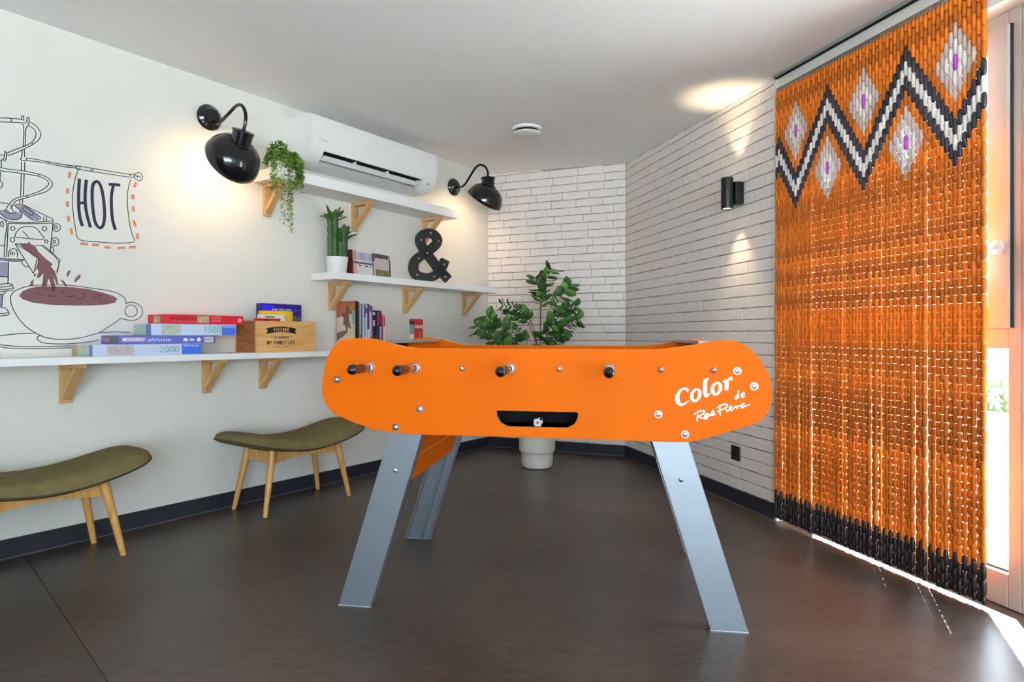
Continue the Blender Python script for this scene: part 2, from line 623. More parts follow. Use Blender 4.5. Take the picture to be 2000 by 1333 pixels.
# flush strip along the window head, black strip painted in for the gap's shade
loc, a = frame_right(0)
def ceil_strip(s0, s1, d0, d1, drop):
    vs = []
    for dz in (drop, 0.0):
        for s, dd in ((s0, d0), (s1, d0), (s1, d1), (s0, d1)):
            p = C2 + U3 * s + N3 * dd
            vs.append((s, -dd, ceil_z(p.x, p.y) - dz))
    return vs
m = MB().add(ceil_strip(1.79, 4.2, 0.016, 0.046, 0.004), [(3, 2, 1, 0), (4, 5, 6, 7), (0, 1, 5, 4), (1, 2, 6, 5), (2, 3, 7, 6), (3, 0, 4, 7)])
trim = structure(m.build('trim_1', mat('pale_grey_metal', rgb(176, 180, 182), 0.4), loc=loc, rot=a))
m = MB().add(ceil_strip(1.775, 4.2, 0.001, 0.0165, 0.007), [(3, 2, 1, 0), (4, 5, 6, 7), (0, 1, 5, 4), (1, 2, 6, 5), (2, 3, 7, 6), (3, 0, 4, 7)])
m.build('slot', M_DARK, trim)

# windows along the right wall
M_HANDLE = mat('grey_white_handle', rgb(200, 200, 204), 0.3)
def window(idx, s0, s1):
    loc, a = frame_right(s0)
    W = s1 - s0
    root = bpy.data.objects.new('window_%d' % idx, None)
    COL.objects.link(root)
    root.location = loc; root.rotation_euler = (0, 0, a)
    root['kind'] = 'structure'
    y0, y1 = 0.08, 0.15
    m = MB()
    fl, fr_ = 0.045, 0.045
    m.box(0, fl, y0, y1, 0, Z_OPEN)
    m.box(W - fr_, W, y0, y1, 0, Z_OPEN)
    m.box(fl, W - fr_, y0, y1, 0.0, 0.115)
    m.box(fl, W - fr_, y0, y1, Z_OPEN - 0.06, Z_OPEN)
    m.box(fl, W - fr_, y0, y1, 0.875, 0.948)
    m.build('window_frame', M_PVC, root, bevel=0.004)
    # opening sash over a fixed pane
    sx0, sx1, sz0, sz1 = 0.030, W - 0.029, 0.946, 1.965
    st = 0.075
    m = MB()
    yy0, yy1 = 0.062, 0.125
    m.box(sx0, sx0 + st, yy0, yy1, sz0, sz1)
    m.box(sx1 - st, sx1, yy0, yy1, sz0, sz1)
    m.box(sx0 + st, sx1 - st, yy0, yy1, sz0, sz0 + st)
    m.box(sx0 + st, sx1 - st, yy0, yy1, sz1 - st, sz1)
    sash = m.build('sash', M_PVC, root, bevel=0.005)
    MB().box(sx1, sx1 + 0.004, 0.07, 0.082, sz0, sz1).build('gasket', M_GASKET, sash)
    MB().box(sx0 + st - 0.01, sx1 - st + 0.01, 0.098, 0.104, sz0 + st - 0.01, sz1 - st + 0.01).build('pane', M_GLASS, sash)
    MB().box(fl - 0.01, W - fr_ + 0.01, 0.108, 0.114, 0.105, 0.885).build('pane', M_GLASS, root)
    MB().box(fl, W - fr_, 0.098, 0.106, 0.115, 0.123).build('gasket', M_GASKET, root)
    # lever handle on one stile
    hx = sx1 - 0.038 if idx % 2 else sx0 + 0.038
    m = MB()
    m.lathe([(0.0, -0.012), (0.022, -0.012), (0.026, -0.008), (0.027, 0.0)], (hx, yy0, 1.22), (0, 1, 0), 20)
    h = m.build('handle', M_HANDLE, root, smooth=True)
    sg = -1 if idx % 2 else 1
    m = MB().tube(smooth_path([(hx, yy0 - 0.01, 1.222), (hx, yy0 - 0.045, 1.222), (hx + sg * 0.02, yy0 - 0.055, 1.205), (hx + sg * 0.03, yy0 - 0.055, 1.16), (hx + sg * 0.028, yy0 - 0.055, 1.105)], 5), 0.0095, 10)
    m.build('lever', M_HANDLE, h, smooth=True)
    return root
EDGES = [1.776, 2.905, 3.45]
for i in range(2):
    window(i + 1, EDGES[i], EDGES[i + 1])
# sill board
loc, a = frame_right(0)
structure(MB().box(S_OPEN, S_OPEN_END, 0.0, 0.2, -0.05, -0.001).build('trim_2', M_FLOOR, loc=loc, rot=a))

# daylight portal in the window opening
pd = bpy.data.lights.new('window_portal', 'AREA')
pd.shape = 'RECTANGLE'; pd.size = S_OPEN_END - S_OPEN; pd.size_y = Z_OPEN
pd.cycles.is_portal = True
po = bpy.data.objects.new('window_portal', pd)
COL.objects.link(po)
pp = C2 + U3 * ((S_OPEN + S_OPEN_END) / 2) - N3 * 0.22
po.location = (pp.x, pp.y, Z_OPEN / 2)
po.rotation_euler = Vector((N3.x, N3.y, 0)).to_track_quat('-Z', 'Z').to_euler()

# outside: deck, hedge, low wall, house
loc, a = frame_right(0, -0.2)
mb = MB().box(-14, 40, 0.0, 40, -0.2, -0.09)
mb.box(S_END + 0.6, 40, -30, 0.0, -0.2, -0.09)
ground = structure(mb.build('ground', mat('pale_gravel', rgb(236, 238, 240), 0.9, var=0.04, scale=30), loc=loc, rot=a))
deck = thing('terrace_deck', 'pale timber terrace deck outside the tall window', 'deck', ((loc[0], loc[1], -0.085), a))
M_DECK = mat('weathered_deck', rgb(236, 236, 236), 0.7, var=0.04, scale=6)
bme = MB().box(-5, 9, 0, 0.135, 0, 0.035).mesh('deck_board', M_DECK)
for k in range(30):
    o = link('deck_board', bme, deck); o.location = (0, 0.02 + 0.145 * k, 0.0)
hl = frame_right(-1.5, -6.2, -0.09)
hedge = thing('hedge', 'low green clipped hedge beyond the terrace', 'hedge', hl)
m = MB(); r = random.Random(4)
m.box(-6, 9, 0.1, 0.9, 0, 0.42)
m.build('core', mat('hedge_core', rgb(58, 84, 52), 0.9), hedge)
m = MB()
for k in range(5000):
    x = r.uniform(-6, 9); z = r.uniform(0.02, 0.5); y = r.uniform(0.0, 0.12) if z < 0.42 else r.uniform(0.0, 0.9)
    s = r.uniform(0.03, 0.06); an = r.uniform(0, PI); q = r.uniform(-0.6, 0.6)
    dx, dy, dz = s * math.cos(an), s * q, s * math.sin(an)
    m.add([(x - dx, y, z - dz), (x + dz * 0.5, y + dy, z - dx * 0.5), (x + dx, y, z + dz), (x - dz * 0.5, y - dy, z + dx * 0.5)], [(0, 1, 2, 3)])
o = m.build('foliage', mat('hedge_leaf', rgb(140, 164, 128), 0.8, island=0.3), hedge, fix=False)
o['kind'] = 'stuff'
wl = frame_right(-1.5, -9.5, -0.09)
gw = thing('garden_wall', 'white rendered garden wall behind the hedge', 'wall', wl)
MB().box(-8, 12, 0, 0.2, 0, 0.75).build('render', M_WALL, gw)
MB().box(-8, 12, -0.04, 0.24, 0.75, 0.81).build('coping', M_WHITE, gw)
bl = frame_right(-4.5, -16, -0.09)
house = thing('house', 'pale holiday house with sloping roof seen through the window', 'house', bl)
MB().box(-7, 9, 0, 6, 0, 3.0).build('wall', M_WALL, house)
MB().add([(-7.5, -0.5, 2.9), (9.5, -0.5, 2.9), (9.5, 6.5, 2.9), (-7.5, 6.5, 2.9), (-7.5, 3, 4.6), (9.5, 3, 4.6)], [(0, 1, 5, 4), (2, 3, 4, 5), (1, 2, 5), (3, 0, 4), (3, 2, 1, 0)]).build('roof', mat('roof_tile', rgb(150, 120, 106), 0.8), house)
for x in (-4, 0, 4):
    wdw = MB().box(x, x + 1.2, -0.04, 0.02, 0.9, 2.2).build('window', M_PVC, house)
    MB().box(x + 0.08, x + 1.12, -0.05, -0.04, 0.98, 2.12).build('pane', mat('dark_pane', rgb(60, 70, 80), 0.1), wdw)

# ------------------------------------------------------------------ traced outlines, in metres on their own planes
PANEL_OUTLINE = [(0.0895,0.9119),(0.051,0.9097),(0.0115,0.901),(-0.0104,0.8785),(-0.0287,0.8491),(-0.0402,0.8092),(-0.0479,0.7658),(-0.0489,0.7363),(-0.0452,0.7104),(-0.0332,0.6846),(-0.0104,0.6608),(0.0352,0.6392),(0.0804,0.623),(0.1254,0.6102),(0.1701,0.601),(0.2145,0.5969),(0.3025,0.593),(0.5176,0.5931),(0.754,0.5922),(1.0483,0.589),(1.1323,0.5896),(1.1746,0.5938),(1.2334,0.6118),(1.306,0.6347),(1.3599,0.6547),(1.3882,0.6848),(1.3986,0.7146),(1.4026,0.7442),(1.3971,0.7815),(1.3852,0.8156),(1.3599,0.856),(1.3241,0.8903),(1.288,0.9046),(1.2517,0.9058),(1.2152,0.9011),(1.16,0.8899),(1.0858,0.8801),(1.0107,0.8762),(0.754,0.8767),(0.346,0.8779),(0.2718,0.8794),(0.2145,0.8894),(0.1523,0.9055)]
SLOT_OUTLINE = [(0.548,0.6768),(0.5514,0.6561),(0.5631,0.6365),(0.585,0.6245),(0.6849,0.6242),(0.7801,0.6247),(0.8012,0.6366),(0.8126,0.6547),(0.8152,0.6694),(0.811,0.6766)]
PANEL_BOLTS = [(0.0042,0.7715),(0.2937,0.6765),(0.211,0.6155),(1.064,0.6741),(1.1446,0.6137),(1.3,0.8118),(1.3495,0.7654)]
COLOR_STROKES = [[(1.1519,0.745,0.0036),(1.1513,0.7524,0.0086),(1.1421,0.7563,0.0065),(1.1316,0.7508,0.0072),(1.1231,0.7372,0.0108),(1.1211,0.7236,0.0137),(1.1244,0.7122,0.013),(1.1322,0.7056,0.0084),(1.1421,0.7084,0.0055),(1.1513,0.7147,0.004),(1.1578,0.7195,0.0017)],[(1.18,0.7555,0.0058),(1.1728,0.7513,0.0072),(1.1663,0.7432,0.0086),(1.1643,0.731,0.0112),(1.1683,0.721,0.0104),(1.1761,0.7184,0.0075),(1.1846,0.7259,0.0079),(1.1885,0.7381,0.0108),(1.1865,0.7502,0.0089),(1.18,0.7555,0.0058)],[(1.217,0.7881,0.0029),(1.2106,0.7861,0.0072),(1.2047,0.7773,0.0122),(1.2041,0.7585,0.013),(1.2047,0.7424,0.0122),(1.208,0.733,0.0089),(1.2138,0.7371,0.005),(1.2205,0.7439,0.0017)],[(1.2416,0.7763,0.0058),(1.2345,0.7722,0.0072),(1.228,0.7641,0.0086),(1.2261,0.752,0.0112),(1.23,0.742,0.0104),(1.2377,0.7395,0.0075),(1.2461,0.7469,0.0079),(1.25,0.759,0.0108),(1.2481,0.7711,0.0089),(1.2416,0.7763,0.0058)],[(1.2564,0.7762,0.0022),(1.2635,0.7813,0.0072),(1.268,0.778,0.0122),(1.2683,0.7659,0.0127),(1.2674,0.7519,0.0112)],[(1.2693,0.7793,0.0043),(1.2764,0.7867,0.0072),(1.2815,0.7895,0.0094),(1.2819,0.7828,0.0065)]]
SIGNATURE_STROKES = [[(1.3014,0.7364,0.0035),(1.2962,0.7343,0.004),(1.2939,0.7269,0.0046),(1.2988,0.7277,0.004),(1.302,0.7344,0.0035)],[(1.3042,0.7517,0.0043),(1.3024,0.7397,0.0049),(1.3034,0.7277,0.0043)],[(1.309,0.7345,0.0037),(1.3205,0.7413,0.004),(1.318,0.7459,0.004),(1.311,0.7385,0.0043),(1.3141,0.7312,0.0049),(1.3224,0.7347,0.0032)],[(1.1806,0.6553,0.0049),(1.1816,0.6681,0.0049),(1.1826,0.6782,0.0037)],[(1.1709,0.6759,0.0029),(1.1813,0.6835,0.004),(1.1943,0.6885,0.0049),(1.2028,0.6866,0.0049),(1.1982,0.6785,0.0043),(1.1859,0.6702,0.0037),(1.1956,0.6656,0.0043),(1.206,0.6632,0.0049),(1.2125,0.6646,0.004)],[(1.2028,0.6685,0.004),(1.2125,0.6754,0.004),(1.2106,0.68,0.0035),(1.2041,0.6745,0.0043),(1.2047,0.6658,0.0049),(1.2138,0.67,0.0037),(1.217,0.6781,0.004),(1.219,0.6735,0.004),(1.2229,0.6762,0.0035)],[(1.2222,0.6762,0.0035),(1.2306,0.6817,0.004),(1.23,0.6871,0.0037),(1.2235,0.6823,0.0043),(1.2248,0.6743,0.0049),(1.2364,0.6785,0.0032)],[(1.2255,0.6897,0.0037),(1.23,0.6918,0.0029)],[(1.25,0.6747,0.0046),(1.2481,0.6894,0.0049),(1.249,0.7015,0.004)],[(1.2377,0.6959,0.0029),(1.2474,0.7035,0.004),(1.2629,0.7095,0.0049),(1.2712,0.7059,0.0049),(1.2642,0.6977,0.0043),(1.2397,0.6853,0.0032)],[(1.2642,0.6984,0.0035),(1.268,0.6911,0.004),(1.27,0.6865,0.004),(1.2757,0.6926,0.004),(1.2834,0.6994,0.0037),(1.2809,0.7047,0.0035),(1.277,0.6966,0.004),(1.2822,0.6907,0.0043),(1.2886,0.6955,0.0037),(1.2924,0.7036,0.004),(1.2937,0.6996,0.0035),(1.2988,0.705,0.004),(1.2994,0.695,0.0043)],[(1.2994,0.6997,0.0035),(1.3052,0.7064,0.0037),(1.309,0.7038,0.0037),(1.3193,0.7107,0.004),(1.318,0.714,0.0035),(1.3116,0.7065,0.004),(1.3141,0.6993,0.0046),(1.3244,0.7054,0.0035),(1.3377,0.7096,0.0023)]]
AMPERSAND_PATH = [(0.1147,1.4656),(0.0965,1.4211),(0.0657,1.3762),(0.0262,1.3444),(-0.0236,1.3306),(-0.0835,1.3361),(-0.1183,1.3606),(-0.128,1.3993),(-0.1165,1.4423),(-0.0835,1.4754),(-0.0378,1.5061),(0.0119,1.5424),(0.0477,1.5781),(0.0542,1.6118),(0.028,1.6413),(-0.013,1.6497),(-0.0519,1.6384),(-0.0758,1.6119),(-0.0765,1.5791),(-0.0589,1.5442),(-0.0236,1.5004),(0.019,1.4501),(0.0621,1.3993),(0.102,1.3612),(0.1403,1.3244)]
AMPERSAND_BULBS = [(-0.0041,1.6488),(-0.0765,1.5939),(0.0567,1.5953),(-0.0307,1.5049),(-0.0957,1.4615),(-0.1061,1.3449),(0.0208,1.3392),(0.1093,1.3415),(0.1002,1.4297)]
MURAL_LINES = [[(-0.0108,1.8115),(0.0,1.8138),(0.0356,1.822),(0.0663,1.8271),(0.0833,1.8267)],[(-0.0108,1.7956),(0.0,1.7979),(0.0356,1.8059),(0.0691,1.8126),(0.089,1.8163)],[(0.0356,1.821),(0.0397,1.8154),(0.0356,1.8059)],[(0.1033,1.8236),(0.1207,1.818),(0.1383,1.7969),(0.1427,1.7807),(0.1353,1.7582),(0.1178,1.7366),(0.0833,1.7061),(0.0495,1.6796),(0.0246,1.6639)],[(0.099,1.8088),(0.1178,1.7984),(0.1251,1.7797),(0.1207,1.7597),(0.1091,1.7396),(0.0804,1.7156),(0.0467,1.6924),(0.0218,1.6732)],[(0.1091,1.7414),(0.1149,1.7308)],[(0.0804,1.7987),(0.0819,1.7686),(0.079,1.7136)],[(0.089,1.7942),(0.0861,1.7153)],[(0.0733,1.828),(0.0742,1.8404),(0.0804,1.8435),(0.0813,1.8288)],[(0.0918,1.8181),(0.0933,1.8396),(0.0999,1.8431),(0.0999,1.8244),(0.0961,1.808),(0.089,1.7942)],[(0.0762,1.8095),(0.0819,1.7991)],[(0.0762,1.6994),(0.0733,1.6615)],[(0.0733,1.6513),(0.0725,1.6105)],[(0.0725,1.6004),(0.0705,1.5053)],[(0.0677,1.4913),(0.0663,1.4708)],[(0.0833,1.7045),(0.0847,1.6708)],[(0.0847,1.6538),(0.0841,1.613)],[(0.0827,1.6025),(0.0804,1.5087)],[(0.0776,1.4964),(0.077,1.4726)],[(0.0691,1.6639),(0.0719,1.6561),(0.089,1.6599),(0.0904,1.6704)],[(0.0163,1.6819),(0.0136,1.6547),(0.0082,1.6435),(-0.0081,1.6366)],[(0.0213,1.6764),(0.0204,1.6496),(0.0109,1.6392)],[(0.0163,1.6819),(0.0213,1.6764)],[(0.0041,1.6393),(0.0041,1.6128)],[(0.0,1.6616),(0.0122,1.6644)],[(-0.0108,1.6113),(0.0,1.6103),(0.0356,1.6095),(0.0748,1.6127),(0.112,1.612),(0.1471,1.6088),(0.1709,1.5998),(0.1845,1.585),(0.183,1.5672),(0.165,1.5429),(0.1295,1.5226),(0.0918,1.5023),(0.0551,1.4824),(0.0439,1.4637),(0.0356,1.4456)],[(-0.0108,1.5981),(0.0,1.597),(0.0411,1.5989),(0.0776,1.6014),(0.112,1.6017),(0.1353,1.6013),(0.159,1.5939),(0.1724,1.5792),(0.162,1.5597),(0.1353,1.5358),(0.0918,1.5108),(0.0523,1.492),(0.0328,1.4685),(0.0218,1.4467)],[(0.1353,1.6099),(0.1309,1.6004)],[(0.0904,1.5105),(0.0947,1.5034)],[(0.089,1.6684),(0.1178,1.6715),(0.1709,1.6712),(0.2382,1.6719),(0.2799,1.6737)],[(0.0904,1.6585),(0.1265,1.6624),(0.1709,1.6642),(0.2382,1.663),(0.2799,1.6683)],[(0.1724,1.6705),(0.1724,1.6646)],[(0.0014,1.5923),(0.0,1.559),(0.0095,1.5443),(0.0014,1.5228)],[(0.2201,1.6723),(0.2769,1.675),(0.2914,1.6781),(0.3356,1.6793),(0.4274,1.682),(0.5075,1.6848)],[(0.2201,1.6627),(0.2769,1.6668),(0.2914,1.6634),(0.3356,1.6645),(0.501,1.6714)],[(0.2769,1.6766),(0.2914,1.6781),(0.2908,1.6633),(0.2783,1.6623),(0.2769,1.6766)],[(0.3371,1.6797),(0.3371,1.6648)],[(0.3445,1.6796),(0.3445,1.6654)],[(0.5026,1.6831),(0.5108,1.6699),(0.524,1.6812),(0.519,1.6889),(0.5026,1.6831)],[(0.519,1.6854),(0.5373,1.6996),(0.554,1.6996),(0.5614,1.6853),(0.5557,1.6701),(0.5406,1.6629),(0.5273,1.6697),(0.519,1.675)],[(0.5256,1.6798),(0.5306,1.6878),(0.5356,1.6783),(0.5406,1.6881),(0.5456,1.6793),(0.5506,1.6866)],[(0.2841,1.657),(0.2711,1.6104),(0.2625,1.5375),(0.2654,1.4635),(0.274,1.3999),(0.2885,1.3497),(0.3596,1.3484),(0.4336,1.3505),(0.4912,1.3589),(0.525,1.3709),(0.5141,1.3981),(0.501,1.4552),(0.4928,1.5334),(0.4928,1.599),(0.5075,1.664)],[(-0.0108,1.4643),(0.0,1.4655),(0.0273,1.4668)],[(0.0804,1.4706),(0.1295,1.4495),(0.1709,1.4334),(0.1875,1.4236),(0.1875,1.4096)],[(0.0273,1.3907),(0.0976,1.3984),(0.1875,1.4184)],[(0.0287,1.3852),(0.0976,1.3933),(0.186,1.4084)],[(-0.0108,1.4142),(0.0054,1.4034),(0.0273,1.395)],[(-0.0108,1.4076),(0.0218,1.3892),(0.0163,1.3152),(0.0136,1.2418)],[(0.0273,1.3867),(0.0218,1.2426)],[(0.1875,1.4096),(0.183,1.353),(0.1785,1.3001),(0.1769,1.2894)],[(-0.0108,1.241),(0.0163,1.2371),(0.0551,1.2392),(0.0833,1.2402)],[(-0.0108,1.2328),(0.0163,1.2304),(0.0551,1.2298),(0.0833,1.2379)],[(0.0495,1.331),(0.0551,1.3503),(0.0719,1.3728),(0.0976,1.3814),(0.1236,1.3799),(0.1412,1.3581),(0.1501,1.3333),(0.0495,1.331)],[(0.0776,1.36),(0.099,1.3356)],[(0.0503,1.3671),(0.0496,1.3634),(0.0477,1.3602),(0.0449,1.3582),(0.0418,1.3578),(0.039,1.359),(0.0371,1.3617),(0.0364,1.3652),(0.0371,1.3689),(0.039,1.3721),(0.0418,1.3741),(0.0449,1.3745),(0.0477,1.3733),(0.0496,1.3707),(0.0503,1.3671)],[(0.1644,1.3813),(0.1635,1.3769),(0.1612,1.3732),(0.1579,1.3709),(0.1542,1.3704),(0.1508,1.3719),(0.1485,1.3749),(0.1477,1.379),(0.1485,1.3833),(0.1508,1.387),(0.1542,1.3894),(0.1579,1.3899),(0.1612,1.3885),(0.1635,1.3854),(0.1644,1.3813)],[(0.0495,1.3193),(0.0487,1.3151),(0.0465,1.3116),(0.0434,1.3094),(0.0399,1.309),(0.0368,1.3104),(0.0347,1.3134),(0.0339,1.3174),(0.0347,1.3215),(0.0368,1.3251),(0.0399,1.3273),(0.0434,1.3277),(0.0465,1.3263),(0.0487,1.3233),(0.0495,1.3193)],[(0.1685,1.3268),(0.1679,1.3237),(0.1663,1.3211),(0.1639,1.3195),(0.1612,1.3192),(0.1588,1.3202),(0.1572,1.3225),(0.1566,1.3254),(0.1572,1.3285),(0.1588,1.3311),(0.1612,1.3327),(0.1639,1.333),(0.1663,1.332),(0.1679,1.3298),(0.1685,1.3268)],[(0.2159,1.3932),(0.2145,1.3857),(0.2104,1.3792),(0.2045,1.3752),(0.1979,1.3743),(0.1921,1.3768),(0.188,1.3821),(0.1866,1.3892),(0.188,1.3967),(0.1921,1.4031),(0.1979,1.4072),(0.2045,1.4081),(0.2104,1.4057),(0.2145,1.4004),(0.2159,1.3932)],[(0.2036,1.3926),(0.2031,1.3898),(0.2016,1.3874),(0.1994,1.3858),(0.1969,1.3855),(0.1947,1.3864),(0.1932,1.3884),(0.1927,1.3911),(0.1932,1.3939),(0.1947,1.3963),(0.1969,1.3978),(0.1994,1.3982),(0.2016,1.3973),(0.2031,1.3953),(0.2036,1.3926)],[(0.2104,1.3301),(0.2089,1.3222),(0.2046,1.3156),(0.1985,1.3115),(0.1917,1.3108),(0.1856,1.3134),(0.1815,1.319),(0.18,1.3264),(0.1815,1.3342),(0.1856,1.3408),(0.1917,1.3449),(0.1985,1.3458),(0.2046,1.3431),(0.2089,1.3375),(0.2104,1.3301)],[(0.1982,1.3286),(0.1976,1.3258),(0.1961,1.3234),(0.1939,1.3219),(0.1915,1.3217),(0.1893,1.3226),(0.1878,1.3246),(0.1872,1.3273),(0.1878,1.3301),(0.1893,1.3325),(0.1915,1.334),(0.1939,1.3343),(0.1961,1.3333),(0.1976,1.3313),(0.1982,1.3286)],[(0.1905,1.2927),(0.1899,1.2868),(0.1883,1.282),(0.1858,1.2792),(0.1831,1.2789),(0.1807,1.2812),(0.1791,1.2856),(0.1785,1.2913),(0.1791,1.2972),(0.1807,1.302),(0.1831,1.3048),(0.1858,1.3051),(0.1883,1.3028),(0.1899,1.2984),(0.1905,1.2927)],[(0.0287,1.245),(0.0301,1.2668),(0.0411,1.2814),(0.0551,1.2796),(0.0593,1.2666),(0.0584,1.2462)],[(0.0356,1.2674),(0.0356,1.254)],[(0.0411,1.2697),(0.0411,1.2539)],[(0.0481,1.2687),(0.0481,1.2553)],[(0.0509,1.3026),(0.1324,1.2484),(0.1163,1.1886),(0.1105,1.1949),(0.0509,1.3026)],[(0.128,1.2446),(0.1192,1.1974)],[(0.153,1.3076),(0.2104,1.2543),(0.2119,1.2403),(0.2027,1.1902)],[(0.1471,1.3052),(0.2073,1.2487),(0.2012,1.1971)],[(0.0733,1.2325),(0.0776,1.221),(0.089,1.2102),(0.1004,1.2112)],[(0.0523,1.3028),(0.0918,1.3074)],[(0.1236,1.3043),(0.153,1.3076)],[(0.1004,1.3989),(0.1004,1.3937)],[(0.0495,1.4638),(0.0804,1.4689),(0.1397,1.4287),(0.1353,1.4177),(0.1077,1.4136),(0.0495,1.4621)],[(0.0833,1.4609),(0.1149,1.4421),(0.1062,1.4305),(0.0776,1.4515),(0.0833,1.4609)],[(0.1545,1.4326),(0.153,1.4134),(0.1635,1.4149),(0.162,1.4338)],[(-0.0108,1.434),(0.0082,1.4138),(0.0273,1.4034),(0.0523,1.4037),(0.0691,1.4129),(0.0748,1.4307),(0.0635,1.4425)],[(0.0136,1.4379),(0.0301,1.4271),(0.0495,1.4318),(0.0523,1.4373)],[(0.0356,1.4648),(0.0453,1.4329)],[(-0.0108,1.2922),(0.0136,1.29)],[(0.0111,1.3794),(0.0107,1.3743),(0.0095,1.3701),(0.0078,1.3676),(0.0058,1.3673),(0.0041,1.3693),(0.0029,1.3732),(0.0025,1.3781),(0.0029,1.3832),(0.0041,1.3874),(0.0058,1.3899),(0.0078,1.3902),(0.0095,1.3882),(0.0107,1.3844),(0.0111,1.3794)],[(0.0287,1.2266),(0.0273,1.1464)],[(0.0,1.1643),(0.0259,1.1613)],[(0.486,1.0692),(0.4826,1.0926),(0.4589,1.1131),(0.4158,1.1269),(0.3418,1.1349),(0.2498,1.1429),(0.1623,1.139),(0.101,1.1301),(0.0577,1.1114),(0.0391,1.0911),(0.0352,1.0686),(0.0431,1.0339),(0.063,0.9928),(0.09,0.9578),(0.123,0.932),(0.151,0.9156),(0.191,0.9056),(0.2349,0.9037),(0.2952,0.9103),(0.3418,0.9241),(0.3704,0.9329),(0.4059,0.9578),(0.4389,0.9815),(0.4623,1.0017)],[(0.4843,1.0692),(0.5066,1.0792),(0.5344,1.073),(0.5555,1.0554),(0.5608,1.0334),(0.5519,1.011),(0.5309,0.9958),(0.4997,0.9934),(0.4724,0.9983),(0.4623,1.0035)],[(0.5361,1.0382),(0.5344,1.0283),(0.5296,1.0196),(0.5221,1.013),(0.5131,1.0094),(0.5035,1.0092),(0.4945,1.0123),(0.4873,1.0185),(0.4825,1.0268),(0.4809,1.0365),(0.4825,1.0462),(0.4873,1.0548),(0.4945,1.0614),(0.5035,1.0651),(0.5131,1.0655),(0.5221,1.0625),(0.5296,1.0564),(0.5344,1.0479),(0.5361,1.0382)],[(0.1454,0.9206),(0.1314,0.9156),(0.13,0.9058),(0.1397,0.8943),(0.168,0.8858),(0.2349,0.8834),(0.2799,0.8863),(0.3355,0.8928),(0.3672,0.8995)],[(-0.0154,0.9174),(0.0,0.919),(0.0524,0.927),(0.123,0.9304)],[(-0.0154,0.8845),(0.0,0.8827),(0.0524,0.8757),(0.1341,0.873),(0.2527,0.8747),(0.3418,0.877)],[(-0.0154,0.8798),(0.0,0.8749),(0.0391,0.8673),(0.1341,0.8648),(0.2527,0.8662),(0.3418,0.8701)],[(0.3704,0.9329),(0.4389,0.9374),(0.5066,0.9352)],[(0.0286,1.2082),(0.0273,1.1636),(0.026,1.1349)],[(0.0,1.1616),(0.0273,1.1636)],[(-0.0154,1.1291),(0.0339,1.1354),(0.0418,1.128),(0.0418,1.1104),(-0.0154,1.0961)],[(-0.0154,1.1181),(0.0208,1.1219),(0.0404,1.1295)],[(-0.0154,1.1071),(0.0208,1.1108),(0.0412,1.1184)],[(-0.0154,1.0883),(0.0104,1.0903),(0.0181,1.0995)],[(0.0091,1.0896),(0.0052,1.0389)],[(-0.0154,1.0366),(0.0155,1.0345),(0.0286,1.0175),(0.026,1.0047),(-0.0154,0.9989)],[(-0.0154,1.013),(0.0104,1.0106),(0.0273,1.0159)],[(0.1314,1.1042),(0.1397,1.0964),(0.1454,1.0984)],[(0.168,1.0946),(0.1881,1.0906),(0.1968,1.0927)],[(0.229,1.1213),(0.226,1.1094),(0.2349,1.1082)],[(0.2378,1.0931),(0.2678,1.0946),(0.2738,1.1)],[(0.2799,1.0832),(0.3075,1.0914),(0.3121,1.1054),(0.2983,1.1047)],[(0.3418,1.0948),(0.3704,1.0927),(0.3768,1.1053),(0.3608,1.1087)]]
MURAL_COFFEE = [[(0.0663,1.3028),(0.0918,1.3074),(0.1004,1.318),(0.1091,1.306),(0.1207,1.3039),(0.1353,1.278),(0.159,1.2528),(0.186,1.2309),(0.183,1.2219),(0.1769,1.2231),(0.1951,1.2002),(0.2043,1.1692),(0.2073,1.1413),(0.2027,1.1392),(0.1951,1.1616),(0.189,1.1751),(0.1982,1.1266),(0.1921,1.1087),(0.183,1.1082),(0.18,1.1395),(0.1709,1.1686),(0.165,1.1386),(0.159,1.1156),(0.1442,1.1165),(0.1501,1.1584),(0.1516,1.1897),(0.1412,1.1716),(0.1324,1.1657),(0.128,1.1689),(0.1353,1.1953),(0.128,1.2084),(0.1339,1.2468),(0.112,1.2618),(0.0861,1.283)],[(0.0657,1.0877),(0.0765,1.106),(0.101,1.1204),(0.1341,1.1306),(0.191,1.1341),(0.2648,1.1353),(0.3261,1.1305),(0.3897,1.1166),(0.4322,1.1046),(0.4489,1.0911),(0.4389,1.0745),(0.4059,1.0642),(0.3418,1.0565),(0.2498,1.053),(0.1766,1.0535),(0.1119,1.0607),(0.0765,1.0737)],[(0.1161,1.1735),(0.1202,1.182),(0.1272,1.1842),(0.1244,1.1758),(0.1189,1.1698)],[(0.1023,1.1318),(0.1064,1.1484),(0.1175,1.1622),(0.1147,1.1326)],[(0.2142,1.1675),(0.229,1.1601),(0.2438,1.1391),(0.2349,1.1359)],[(0.2423,1.1763),(0.2393,1.1947),(0.2468,1.2072),(0.2563,1.2096),(0.2512,1.1922)],[(0.2693,1.1578),(0.2723,1.1734),(0.2891,1.1935),(0.2958,1.1906),(0.2921,1.1765),(0.2753,1.1589)]]
